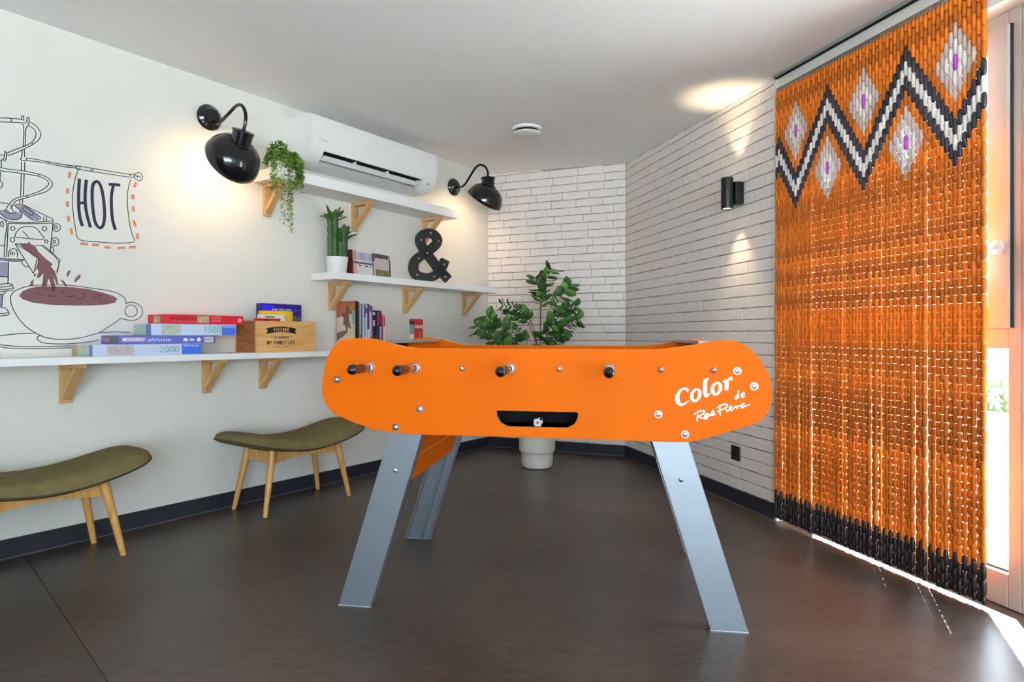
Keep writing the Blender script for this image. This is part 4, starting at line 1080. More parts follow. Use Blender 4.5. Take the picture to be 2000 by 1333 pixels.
root, W, H, yf = game_box('puzzle_box', 'pale blue 1500 piece puzzle box under the red puzzle box', 0.515, 0.937, 0.004, 0.18, 0.9205, 0.976, M_PALE)
decal(root, 'blue_label', [(W - 0.078, W - 0.004, 0.003, H - 0.006)], yf - E5, M_BLUE)
decal(root, 'picture', [(0.045, 0.135, 0.005, H - 0.004)], yf - E5, M_PUZ2)
q = MB(); add_text(q, '1500', 0.04, W - 0.125, H * 0.54, yf - E5, width=0.082, height=0.032); q.build('number', M_GREENP, root, fix=False)
q = MB(); add_text(q, 'Ravensburger', 0.01, W - 0.041, H - 0.013, yf - 2 * E5, width=0.062); q.build('maker_name', M_WPRINT, root, fix=False)
side_decal(root, 'side_print', [(yf + 0.002, yf + 0.05, 0.002, H - 0.002)], M_STEELBLUE)
side_decal(root, 'side_tint', [(yf + 0.055, yf + 0.165, 0.002, H - 0.002)], M_PUZ2)

root, W, H, yf = game_box('puzzle_box', 'glossy red 1000 piece puzzle box on top of the stack', 0.583, 0.982, 0.004, 0.175, 0.976, 1.021, flat_mat('glossy_red_card', 214, 22, 44, 0.25))
q = MB(); add_text(q, 'PUZZLE 1000', 0.02, 0.085, H * 0.60, yf - E5, width=0.125, height=0.018, offset=0.0003); q.build('title', flat_mat('dark_red_print', 120, 16, 26), root, fix=False)
q = MB(); add_text(q, 'ART COLLECTION', 0.02, 0.085, H * 0.26, yf - E5, width=0.12, height=0.006); q.build('subtitle', flat_mat('salmon_print', 240, 120, 120), root, fix=False)
decal(root, 'picture', [(0.152, 0.212, 0.006, H - 0.004)], yf - E5, mat('sepia_picture', rgb(176, 160, 120), 0.5, var=0.6, scale=45))
q = MB(); q.lathe([(0.0, 0.0), (0.012, 0.0)], (W - 0.022, yf - E5, H * 0.5), (0, 1, 0), 20); q.build('emblem', flat_mat('pink_print', 246, 130, 140), root, fix=False)
decal(root, 'small_print', [(0.225, 0.275, H * 0.32 + 0.007 * i, H * 0.32 + 0.007 * i + 0.002) for i in range(4)], yf - E5, MATS['pink_print'])
side_decal(root, 'side_picture', [(yf + 0.05, yf + 0.11, 0.006, H - 0.006)], MATS['sepia_picture'])

# ================================================================== wooden crate with games in it
cr = thing('wooden_crate', 'pale wooden crate with printed family slogan on the lower shelf', 'crate', frame_left(1.041, 0, Z_LOW + 0.0005))
CW, CD, CH = 0.376, 0.198, 0.168
th = 0.011
for z0, z1 in ((0.0, 0.055), (0.0555, 0.112), (0.1125, CH)):
    MB().box(0.0, CW, -CD, -CD + th, z0, z1).build('front_board', M_CRATE, cr, bevel=0.0008)
    MB().box(0.0, CW, -0.004 - th, -0.004, z0, z1).build('back_board', M_CRATE, cr, bevel=0.0008)
endp = [(-CD + th, 0.0), (-0.0155, 0.0), (-0.0155, CH), (-CD + th, CH)]
hole = [(-0.135, 0.125), (-0.075, 0.125), (-0.068, 0.132), (-0.068, 0.138), (-0.075, 0.145), (-0.135, 0.145), (-0.142, 0.138), (-0.142, 0.132)]
for x0 in (0.0, CW - th):
    MB().prism(endp, x0, x0 + th, holes=[hole], fn=lambda y, z, x: (x, y, z)).build('end_board', M_CRATE2, cr)
MB().box(th, CW - th, -CD + th, -0.0155, 0.001, 0.009).build('bottom', M_CRATE, cr)
yf = -CD - 0.0007
PR = MB()
# banner
bx0, bx1, bz0, bz1 = 0.078, 0.228, 0.103, 0.133
ban = []
for i in range(13):
    u = i / 12; ban.append((bx0 + (bx1 - bx0) * u, bz0 + 0.006 * math.sin(PI * u)))
top = [(bx0 + (bx1 - bx0) * (1 - i / 12), bz1 + 0.006 * math.sin(PI * (1 - i / 12))) for i in range(13)]
PR.flat(ban + top, lambda x, z: (x, yf, z))
PR.flat([(bx0 - 0.02, bz0 - 0.004), (bx0 + 0.004, bz0), (bx0 + 0.004, bz1), (bx0 - 0.022, bz1 - 0.006), (bx0 - 0.010, bz0 + 0.012)], lambda x, z: (x, yf, z))
PR.flat([(bx1 + 0.02, bz0 - 0.004), (bx1 + 0.010, bz0 + 0.012), (bx1 + 0.022, bz1 - 0.006), (bx1 - 0.004, bz1), (bx1 - 0.004, bz0)], lambda x, z: (x, yf, z))
add_text(PR, 'is where', 0.03, 0.153, 0.083, yf, width=0.094, height=0.020, shear=0.35, offset=0.0003)
add_text(PR, 'MY FAMILY LIVE', 0.03, 0.150, 0.052, yf, width=0.175, height=0.021, offset=0.0004)
for sx in (0.093, 0.216):
    PR.flat([(sx + 0.005 * (1 if k % 2 == 0 else 0.45) * math.cos(PI / 2 + k * PI / 5), 0.083 + 0.005 * (1 if k % 2 == 0 else 0.45) * math.sin(PI / 2 + k * PI / 5)) for k in range(10)], lambda x, z: (x, yf, z))
for k in range(9):
    x = 0.103 + 0.0125 * k
    PR.flat([(x, 0.026), (x + 0.0035, 0.030), (x, 0.034), (x - 0.0035, 0.030)], lambda x, z: (x, yf, z))
PR.build('slogan', M_BLACK, cr, fix=False)
q = MB(); add_text(q, 'HOME', 0.03, 0.153, 0.1225, yf - 0.0005, width=0.098, height=0.021, offset=0.0006, space=1.1); q.build('slogan_home', M_CRATE, cr, fix=False)

def crate_item(name, label, t0, t1, d0, d1, z0, z1, m, tilt=0.0):
    root = thing(name, label, 'game box', frame_left(t0, d0, z0), 'games kept in the wooden crate')
    MB().box(0, t1 - t0, -(d1 - d0), 0, 0, z1 - z0).build('box', m, root, bevel=0.0015)
    return root, t1 - t0, z1 - z0, -(d1 - d0)
zb = Z_LOW + 0.011
root, W, H, yf = crate_item('board_game_box', 'deep blue game box standing at the back of the wooden crate', 1.136, 1.398, 0.052, 0.098, zb, 1.098, flat_mat('deep_blue_card', 24, 12, 130, 0.3))
decal(root, 'bright_patch', [(0.005, 0.08, H - 0.06, H - 0.006)], yf - E5, flat_mat('vivid_blue_card', 52, 30, 236, 0.3))
q = MB(); add_text(q, 'LUX DELLOM', 0.02, 0.128, H - 0.032, yf - 2 * E5, width=0.118, height=0.011, offset=0.0005, space=1.3); q.build('title', M_WPRINT, root, fix=False)
q = MB()
for i in range(3): q.lathe([(0.0, 0.0), (0.006, 0.0)], (0.20 + 0.022 * i, yf - E5, H - 0.034), (0, 1, 0), 12)
q.build('dots', flat_mat('violet_print', 96, 84, 180), root, fix=False)
decal(root, 'photo', [(0.205, 0.258, H - 0.125, H - 0.068)], yf - E5, mat('monochrome_photo', rgb(90, 86, 84), 0.4, var=0.95, scale=70))
root, W, H, yf = crate_item('card_game_box', 'plain yellow game box standing in front of the blue box', 1.115, 1.312, 0.102, 0.135, zb, 1.056, flat_mat('yellow_card', 232, 182, 12))
decal(root, 'edge_line', [(W - 0.012, W - 0.002, 0.05, H - 0.002)], yf - E5, flat_mat('lime_card', 206, 190, 20))
root, W, H, yf = crate_item('card_game_box', 'small white game box lying flat in the crate, above the red one', 1.085, 1.235, 0.138, 0.182, 1.012, 1.034, flat_mat('offwhite_card', 226, 220, 212))
decal(root, 'olive_band', [(0.02, 0.075, 0.004, 0.014)], yf - E5, flat_mat('olive_print', 128, 128, 82))
decal(root, 'black_mark', [(W - 0.012, W - 0.005, 0.004, 0.016)], yf - E5, M_BLACK)
root, W, H, yf = crate_item('card_game_box', 'flat red game box at the bottom of the pile in the crate', 1.068, 1.226, 0.138, 0.184, 0.992, 1.012, flat_mat('scarlet_card', 196, 20, 26))
decal(root, 'white_end', [(W - 0.03, W - 0.001, 0.001, H - 0.001)], yf - E5, MATS['offwhite_card'])
decal(root, 'dark_band', [(0.03, 0.055, 0.003, H - 0.003)], yf - E5, flat_mat('maroon_print', 96, 22, 24))
# hidden filler that carries the two flat boxes
crate_item('card_game_box', 'brown game box buried in the crate under the red one', 1.068, 1.226, 0.138, 0.182, zb, 0.992, flat_mat('brown_card', 120, 90, 66))

# ================================================================== books
BK = {}
def book(label, t, w, d_front, depth, z0, h, m_spine, m_page, lean=0.0, group=None, name='book', bands=()):
    root = thing(name, label, 'book', frame_left(t, 0, z0), group)
    root.rotation_euler = (0, lean, A1)
    # pages with a cover folded round them
    q = MB()
    q.box(0, 0.0015, -d_front, -(d_front - depth), 0, h)
    q.box(w - 0.0015, w, -d_front, -(d_front - depth), 0, h)
    q.box(0.0015, w - 0.0015, -d_front, -d_front + 0.0015, 0, h)
    q.build('cover', m_spine, root)
    MB().box(0.0015, w - 0.0015, -d_front + 0.0015, -(d_front - depth) - 0.003, 0.002, h - 0.002).build('pages', m_page, root)
    for bi, (a, b, mm) in enumerate(bands):
        decal(root, 'spine_print', [(0.0008, w - 0.0008, h * a, h * b)], -d_front - E5, mm)
    return root
M_PAGE = flat_mat('page_paper', 226, 218, 200, 0.8)
# low shelf: tall album with illustrated cover facing left, then a row of spines
M_SAND = mat('album_sand', rgb(206, 190, 164), 0.5, var=0.08, scale=15)
root = book('tall illustrated album leaning against nothing, its cover with a walking figure facing left', 1.7145, 0.0185, 0.200, 0.172, Z_LOW, 0.302, flat_mat('album_black', 26, 24, 28, 0.35), M_PAGE)
root['label'] = 'tall illustrated album with a walking figure on its cover facing left'
xx = -0.0008
def covershape(name, pts, m, off=0.0):
    q = MB(); q.flat(pts, lambda y, z: (xx - off, y, z)); return q.build(name, m, root, fix=False)
covershape('cover_picture', [(-0.198, 0.002), (-0.030, 0.002), (-0.030, 0.300), (-0.198, 0.300)], M_SAND)
covershape('cover_sky', [(-0.198, 0.215), (-0.120, 0.225), (-0.060, 0.205), (-0.030, 0.200), (-0.030, 0.300), (-0.198, 0.300)], mat('album_sky', rgb(178, 96, 58), 0.5, var=0.45, scale=18), 0.0004)
covershape('cover_blue', [(-0.198, 0.155), (-0.170, 0.165), (-0.165, 0.235), (-0.198, 0.25)], flat_mat('album_teal', 128, 158, 152), 0.0006)
covershape('cover_shadow', [(-0.030, 0.055), (-0.030, 0.105), (-0.075, 0.118), (-0.120, 0.122), (-0.125, 0.110), (-0.090, 0.085), (-0.05, 0.070)], flat_mat('album_shadow', 112, 98, 90), 0.0006)
covershape('cover_figure', [(-0.118, 0.106), (-0.128, 0.106), (-0.130, 0.150), (-0.152, 0.132), (-0.160, 0.136), (-0.145, 0.180), (-0.140, 0.235), (-0.165, 0.218), (-0.170, 0.224), (-0.142, 0.262), (-0.130, 0.275), (-0.118, 0.275), (-0.112, 0.262), (-0.100, 0.225), (-0.075, 0.215), (-0.072, 0.222), (-0.098, 0.240), (-0.094, 0.200), (-0.088, 0.160), (-0.112, 0.150)], flat_mat('album_figure', 112, 82, 66), 0.0010)
SP = lambda n, r, g, b: flat_mat('spine_' + n, r, g, b)
row = [
 (1.734, 0.012, 0.296, 'grey and black patterned book spine right of the album', mat('spine_pattern', rgb(70, 68, 72), 0.5, var=0.8, scale=80), []),
 (1.7475, 0.010, 0.286, 'thin cream book spine beside the patterned one', SP('cream', 196, 188, 164), [(0.05, 0.35, SP('cream_dark', 120, 110, 110))]),
 (1.7585, 0.014, 0.285, 'slate blue book spine with pale top in the lower row', SP('slate', 84, 98, 132), []),
 (1.7735, 0.007, 0.286, 'thin white book spine between the two blue ones', SP('white1', 222, 224, 228), []),
 (1.7815, 0.015, 0.284, 'light steel blue book spine in the lower row', SP('steel', 134, 156, 186), [(0.72, 0.98, SP('steel_dark', 60, 60, 72))]),
 (1.7975, 0.011, 0.285, 'white book spine with violet top in the lower row', SP('white2', 214, 216, 226), [(0.80, 0.92, SP('violet_top', 74, 56, 96))]),
 (1.8095, 0.017, 0.288, 'dark violet book spine with white middle in the lower row', SP('violet', 70, 58, 100), [(0.25, 0.45, SP('violet_w', 214, 212, 232))]),
 (1.8275, 0.016, 0.279, 'pinkish white book spine with violet head in the lower row', SP('pinkish', 206, 190, 200), [(0.86, 1.0, SP('violet_h', 84, 62, 106)), (0.08, 0.3, SP('pink_m', 150, 120, 150))]),
 (1.8445, 0.010, 0.272, 'narrow grey violet book spine in the lower row', SP('greyviolet', 120, 110, 140), []),
 (1.8555, 0.019, 0.250, 'black book spine with white dots and lilac stripe', SP('black1', 30, 26, 34), [(0.60, 0.75, SP('lilac', 176, 176, 214)), (0.88, 0.95, SP('white_d', 206, 200, 206)), (0.05, 0.3, SP('rust', 130, 70, 60))]),
 (1.8755, 0.016, 0.249, 'navy black book spine with tan foot in the lower row', SP('navy1', 34, 36, 56), [(0.05, 0.38, SP('tan_f', 110, 88, 62))]),
 (1.8925, 0.018, 0.249, 'dark book spine with crimson head in the lower row', SP('crimson1', 40, 38, 60), [(0.62, 0.97, SP('crimson_h', 168, 44, 76))]),
 (1.9115, 0.018, 0.248, 'black book spine with pale blue middle at the end of the dark books', SP('black2', 32, 24, 30), [(0.28, 0.60, SP('paleblue', 150, 162, 196)), (0.70, 0.85, SP('rose', 120, 46, 60))]),
 (1.9305, 0.015, 0.222, 'rose red book spine near the end of the lower row', SP('rosered', 178, 46, 80), []),
 (1.9465, 0.012, 0.212, 'thin white booklet with red top closing the lower row', SP('white3', 224, 224, 220), [(0.70, 1.0, SP('red_top', 208, 24, 34))]),
]
for t, w, h, lab, mm, bands in row:
    book(lab, t, w, 0.200 - 0.002 * random.random(), 0.165, Z_LOW, h, mm, M_PAGE, bands=bands, group='books standing on the lower shelf')
# small red box at the right
rb = thing('card_game_box', 'small red box with pale title band standing alone on the lower shelf', 'game box', frame_left(2.200, 0, Z_LOW))
rb.rotation_euler = (0, 0, A1 + 0.12)
MB().box(0, 0.100, -0.205, -0.165, 0.0005, 0.203).build('box', flat_mat('brick_red_card', 190, 48, 34), rb, bevel=0.0015)
decal(rb, 'title_band', [(0.006, 0.094, 0.140, 0.162)], -0.2056, flat_mat('pink_band', 232, 178, 164))
decal(rb, 'figure', [(0.028, 0.052, 0.040, 0.075), (0.060, 0.070, 0.035, 0.115)], -0.2056, flat_mat('pink_figure', 228, 140, 124))
side_decal(rb, 'side_print', [(-0.204, -0.166, 0.10, 0.165)], flat_mat('aqua_print', 120, 160, 150))
side_decal(rb, 'side_paper', [(-0.204, -0.166, 0.002, 0.10)], M_PAGE)
side_decal(rb, 'side_dark', [(-0.204, -0.166, 0.165, 0.19)], flat_mat('dark_print', 52, 50, 40))

# middle shelf: slim comics, leaning a little to the left
ORD = ['first', 'second', 'third', 'fourth', 'fifth', 'sixth', 'seventh', 'eighth', 'ninth', 'tenth', 'eleventh', 'twelfth']
LEAN = math.radians(-5.0)
G1 = 'slim white spined comics on the middle shelf'
G2 = 'slim olive footed comics on the middle shelf'
M_CW = mat('comic_white', rgb(206, 202, 204), 0.5, var=0.04, scale=30)
lilacs = [SP('li1', 190, 140, 130), SP('li2', 176, 168, 190), SP('li3', 150, 146, 184), SP('li4', 160, 158, 190), SP('li5', 176, 176, 196), SP('li6', 150, 164, 168)]
M_INKP = SP('ink', 66, 58, 66)
book('dark red comic with black spine standing next to the cactus pot', 1.708, 0.016, 0.172, 0.115, Z_MID + 0.002, 0.149, SP('darkred', 74, 26, 26), M_PAGE, lean=LEAN, name='comic_book', bands=[(0.3, 0.7, SP('dr_b', 26, 20, 26)), (0.85, 1.0, SP('dr_t', 30, 14, 14)), (0.05, 0.2, SP('dr_f', 130, 30, 30))])
t = 1.7275
for k in range(12):
    w = 0.0125
    col = lilacs[min(5, k // 2)]
    book(('%s slim white comic from the left in the comics beside the cactus' % ORD[k - 2]) if k > 1 else '%s salmon comic from the cactus pot, left of the white ones' % ORD[k], t, w, 0.172, 0.115, Z_MID + 0.002, 0.148 - 0.0003 * k, M_CW if k > 1 else SP('salmon', 206, 150, 136), M_PAGE, lean=LEAN, name='comic_book', group=G1,
         bands=[(0.62, 0.93, col), (0.46, 0.54, M_INKP)] + ([(0.36, 0.42, M_INKP)] if k in (3, 4, 7, 8, 10) else []))
    t += w + 0.0006
book('thin dark green comic between the two blocks of comics', t, 0.007, 0.172, 0.115, Z_MID + 0.002, 0.145, SP('darkgreen', 48, 62, 60), M_PAGE, lean=LEAN, name='comic_book'); t += 0.0085
book('cream comic with red head between the two blocks of comics', t, 0.013, 0.172, 0.115, Z_MID + 0.002, 0.147, SP('creamc', 198, 186, 170), M_PAGE, lean=LEAN, name='comic_book', bands=[(0.66, 0.98, SP('red_head', 136, 34, 34))]); t += 0.0145
for k in range(9):
    w = 0.0128
    book('%s comic from the left with black head and olive foot' % ORD[k], t, w, 0.172, 0.115, Z_MID + 0.002, 0.147 - 0.0004 * k, SP('pinkc%d' % (k % 3), 196 - 6 * (k % 3), 178, 182 - 8 * (k % 2)), M_PAGE, lean=LEAN, name='comic_book', group=G2,
         bands=[(0.02, 0.30, SP('olive%d' % (k % 2), 118 - 20 * (k % 2), 106 - 14 * (k % 2), 44)), (0.80, 0.98, M_INKP)])
    t += w + 0.0006
book('last comic of the row with a dark stripe down its spine', t, 0.012, 0.172, 0.115, Z_MID + 0.002, 0.142, SP('lastc', 180, 166, 150), M_PAGE, lean=LEAN, name='comic_book', bands=[(0.05, 0.8, SP('last_stripe', 58, 44, 54))]); t += 0.0125

# ================================================================== ampersand marquee letter
amp = thing('marquee_letter', 'black metal ampersand with small bulbs on the middle shelf', 'letter sign', ((0, 0, 0), 0))
path = smooth_path([(x, z, 0) for x, z in AMPERSAND_PATH], 7)
P = [Vector((p.x, p.y)) for p in path]
AMPW = 0.064
def amp_solid(y0, y1, w):
    rs = []
    for i, p in enumerate(P):
        a_ = P[max(0, i - 1)]; b_ = P[min(len(P) - 1, i + 1)]
        tt = (b_ - a_).normalized(); nn = Vector((-tt.y, tt.x))
        # horizontal strokes are seen foreshortened in the wall plane: keep widths metric
        q0 = p + nn * w / 2; q1 = p - nn * w / 2
        rs.append([(q0.x, y0, q0.y), (q1.x, y0, q1.y), (q1.x, y1, q1.y), (q0.x, y1, q0.y)])
    return MB().rings(rs)
zmin = min(p.y for p in P) - AMPW / 2
amp_solid(-0.0205, 0.012, AMPW - 0.007).build('face', mat('matt_black_metal', rgb(22, 22, 27), 0.55), amp)
amp_solid(-0.019, 0.016, AMPW).build('rim', mat('dark_rim_metal', rgb(16, 16, 19), 0.45), amp)
for x, z in AMPERSAND_BULBS:
    MB().sphere((x, -0.0225, z), 0.0065, 12, 8).build('bulb', mat('frosted_bulb', rgb(196, 200, 208), 0.15), amp, smooth=True)
loc, a = frame_left(2.4915, 0.105, Z_MID - zmin + 0.0008)
amp.location = loc
amp.rotation_euler = (0, 0, a - math.radians(25))

# ================================================================== cactus
ct = thing('potted_cactus', 'green columnar cactus in a white pot on the middle shelf', 'plant', frame_left(1.640, 0.118, Z_MID))
MB().lathe([(0.0, 0.0), (0.052, 0.0), (0.056, 0.004), (0.068, 0.098), (0.068, 0.101), (0.064, 0.101), (0.063, 0.090), (0.0, 0.088)], (0, 0, 0), (0, 0, 1), 40).build('pot', mat('white_ceramic', rgb(214, 214, 212), 0.5), ct, smooth=40)
MB().lathe([(0.0, 0.091), (0.062, 0.089)], (0, 0, 0), (0, 0, 1), 20).build('soil', mat('potting_soil', rgb(58, 46, 38), 0.95), ct)
M_CACT = mat('cactus_green', rgb(58, 92, 40), 0.5, var=0.18, scale=30)
M_CACT2 = mat('cactus_leaf', rgb(58, 96, 40), 0.5, var=0.15, scale=20)
def column(x, y, h, r, phase):
    rs = []; n = 32; steps = 26
    for k in range(steps + 1):
        u = k / steps
        rr = r * (1.0 if u < 0.9 else math.sqrt(max(0.05, 1 - ((u - 0.9) / 0.1) ** 2 * 0.8)))
        rr *= 0.86 + 0.14 * min(1, u * 6)
        z = 0.085 + h * u
        ring = []
        for i in range(n):
            an = 2 * PI * i / n
            f = abs(math.cos(2 * an + phase)) ** 1.2
            wob = 0.05 * math.sin(k * 1.25) * f
            q = rr * (0.52 + 0.48 * f + wob)
            ring.append((x + q * math.cos(an), y + q * math.sin(an), z))
        rs.append(ring)
    MB().rings(rs).build('column', M_CACT, ct, smooth=60)
column(-0.022, 0.01, 0.285, 0.036, 0.3)
column(0.036, -0.012, 0.185, 0.030, 0.9)
lm = MB(); rs = []
for k in range(9):
    u = k / 8; w = 0.0190 * math.sin(PI * (0.06 + 0.94 * u) ** 1.15) + 0.001
    rs.append([(w * math.cos(2 * PI * i / 10), 0.004 * math.sin(2 * PI * i / 10) - 0.012 * u * u, 0.075 * u) for i in range(10)])
leaf_me = lm.rings(rs).mesh('cactus_leaf', M_CACT2, 60)
def put_leaf(base, yaw, pitch, s):
    o = link('leaf', leaf_me, ct)
    o.location = base; o.rotation_euler = (pitch, 0, yaw); o.scale = (s, s, s)
r = random.Random(12)
for (x, y, z, nl) in ((-0.022, 0.01, 0.345, 13), (0.036, -0.012, 0.245, 13)):
    for k in range(nl):
        yaw = 2 * PI * k / nl * 1.0 + r.uniform(-0.2, 0.2)
        pitch = r.uniform(0.45, 1.25) if k % 3 else r.uniform(0.15, 0.4)
        put_leaf((x + 0.018 * math.sin(yaw) * 0.9, y - 0.018 * math.cos(yaw) * 0.9, z - r.uniform(0.0, 0.05)), yaw + PI * 0 , pitch, r.uniform(0.75, 1.1))

# ================================================================== trailing plant on the top shelf
tp = thing('trailing_plant', 'trailing string plant in a small white pot at the end of the top shelf', 'plant', frame_left(1.205, 0.14, Z_TOP))
MB().lathe([(0.0, 0.0005), (0.036, 0.0005), (0.040, 0.004), (0.046, 0.060), (0.046, 0.062), (0.042, 0.062), (0.041, 0.052), (0.0, 0.050)], (0, 0, 0), (0, 0, 1), 32).build('pot', MATS['white_ceramic'], tp, smooth=40)
fol = MB(); stem = MB()
r = random.Random(5)
def small_leaf(p, s):
    yaw = r.uniform(0, 2 * PI); pit = r.uniform(-0.9, 0.9)
    dx = Vector((math.cos(yaw) * math.cos(pit), math.sin(yaw) * math.cos(pit), math.sin(pit)))
    side = dx.cross(Vector((0.2, 0.1, 1))).normalized()
    up = dx.cross(side)
    p = Vector(p)
    fol.add([p, p + dx * s * 0.5 + side * s * 0.42 + up * 0.001, p + dx * s, p + dx * s * 0.5 - side * s * 0.42 + up * 0.001], [(0, 1, 2, 3)])
def strand(x0, y0, x1, y1, zt, zb, dens=1.0):
    pts = []
    for k in range(30):
        u = k / 29
        e = min(1, u * 2.4)
        x = x0 + (x1 - x0) * math.sin(e * PI / 2); y = y0 + (y1 - y0) * math.sin(e * PI / 2)
        z = 0.055 + zt * math.sin(min(1, u * 3.0) * PI) * (1 if u < 0.34 else 0) if u < 0.34 else 0.055 + (zb - 0.055) * ((u - 0.34) / 0.66)
        pts.append(Vector((x + r.uniform(-0.003, 0.003), y + r.uniform(-0.003, 0.003), z)))
    stem.tube(pts, 0.0009, 4)
    for k in range(len(pts) - 1):
        for j in range(int(2 * dens)):
            p = pts[k].lerp(pts[k + 1], r.random())
            small_leaf(p + Vector((r.uniform(-1, 1), r.uniform(-1, 1), r.uniform(-1, 1))) * 0.006, r.uniform(0.011, 0.018))
# crown
for k in range(1050):
    an = r.uniform(0, 2 * PI); q = math.sqrt(r.random()); h = r.random() ** 0.7
    R_ = 0.080
    x = R_ * q * math.cos(an) + 0.008; y = 0.075 * q * math.sin(an) - 0.01
    z = 0.055 + (0.085 * (1 - q * q) + 0.012) * h * 1.15 - 0.03 * q * q + r.uniform(-0.006, 0.006)
    small_leaf((x, y, z), r.uniform(0.013, 0.021))
# right hand cascade
for k in range(14):
    a = -0.2 + 0.09 * k
    strand(0.02, -0.02, 0.075 + 0.012 * math.sin(k * 2.1), -0.105 + 0.004 * k, 0.035, -0.03 - 0.012 * (k % 7), 2.0)
for x1, y1, zb, dn in ((-0.055, -0.060, -0.11, 2.4), (-0.062, -0.05, -0.12, 2.0), (-0.05, -0.075, -0.16, 1.6), (-0.035, -0.09, -0.28, 1.4), (0.012, -0.100, -0.34, 2.4), (0.022, -0.098, -0.36, 2.2), (0.0, -0.100, -0.29, 2.2), (0.016, -0.11, -0.22, 2.4), (-0.02, -0.095, -0.32, 1.4), (0.085, -0.10, -0.12, 1.6), (0.092, -0.10, -0.09, 1.6)):
    strand(0, -0.02, x1, y1, 0.03, zb, dn)
o = fol.build('foliage', mat('string_leaf', rgb(112, 150, 56), 0.55, island=0.45), tp, fix=False); o['kind'] = 'stuff'
stem.build('stems', mat('string_stem', rgb(120, 140, 70), 0.6), tp)

# ================================================================== floor plant
fpnt = thing('floor_plant', 'leafy green plant in a stepped white pot behind the football table', 'plant', ((0.176, 4.515, 0.0), 0))
MB().lathe([(0.0, 0.0), (0.085, 0.0), (0.100, 0.008), (0.108, 0.026), (0.1105, 0.05), (0.1105, 0.098), (0.116, 0.110), (0.124, 0.116), (0.1275, 0.128), (0.1275, 0.385), (0.125, 0.39), (0.120, 0.388), (0.118, 0.36), (0.0, 0.355)], (0, 0, 0), (0, 0, 1), 56).build('pot', mat('cream_pot', rgb(222, 217, 206), 0.45), fpnt, smooth=35)
MB().lathe([(0.0, 0.362), (0.118, 0.358)], (0, 0, 0), (0, 0, 1), 24).build('soil', MATS['potting_soil'], fpnt)
M_LEAF = mat('foliage_green', rgb(62, 104, 48), 0.45, var=0.2, scale=8)
M_LEAF2 = mat('foliage_bright_green', rgb(92, 138, 64), 0.45, var=0.2, scale=8)
M_TWIG = mat('twig_brown', rgb(92, 70, 58), 0.8)
def leaf_mesh(m):
    q = MB()
    prof = [(0, 0.0), (0.22, 0.28), (0.5, 0.40), (0.78, 0.28), (1.0, 0.0)]
    vs = []; 
    for u, w in prof:
        cup = 0.10 * math.sin(PI * u)
        vs += [(u, -w, 0.07 - cup), (u, 0, -cup), (u, w, 0.07 - cup)]
    fs = []
    for i in range(4):
        fs += [(3 * i, 3 * i + 3, 3 * i + 4, 3 * i + 1), (3 * i + 1, 3 * i + 4, 3 * i + 5, 3 * i + 2)]
    return q.add(vs, fs).mesh('leaf', m, True, False)
LEAVES = [leaf_mesh(M_LEAF), leaf_mesh(M_LEAF2)]
r = random.Random(21)
n_leaf = 0
def leaf_at(p, d, s, bright):
    global n_leaf
    o = link('leaf', LEAVES[1 if r.random() < bright else 0], fpnt)
    o.location = p
    o.rotation_euler = Vector(d).to_track_quat('X', 'Z').to_euler()
    o.rotation_euler.rotate_axis('X', r.uniform(-0.9, 0.9))
    o.scale = (s, s, s)
    n_leaf += 1
def branch(pts, nleaf, start, size, bright, rad=0.0035, fan=0.8):
    path = smooth_path(pts, 8)
    MB().tube(path, [rad * (1 - 0.7 * i / len(path)) for i in range(len(path))], 6).build('twig', M_TWIG, fpnt, smooth=True)
    for k in range(nleaf):
        u = start + (1 - start) * (k + r.random() * 0.6) / nleaf
        i = min(len(path) - 2, int(u * (len(path) - 1)))
        p = path[i]; t_ = (path[i + 1] - path[i]).normalized()
        side = 1 if k % 2 else -1
        lat = Vector((-t_.z * 0.9, r.uniform(-0.9, 0.5), t_.x)).normalized() * side
        d = (t_ * 0.5 + lat * fan + Vector((0, 0, r.uniform(-0.35, 0.2)))).normalized()
        leaf_at(p, d, size * r.uniform(0.95, 1.5), bright)
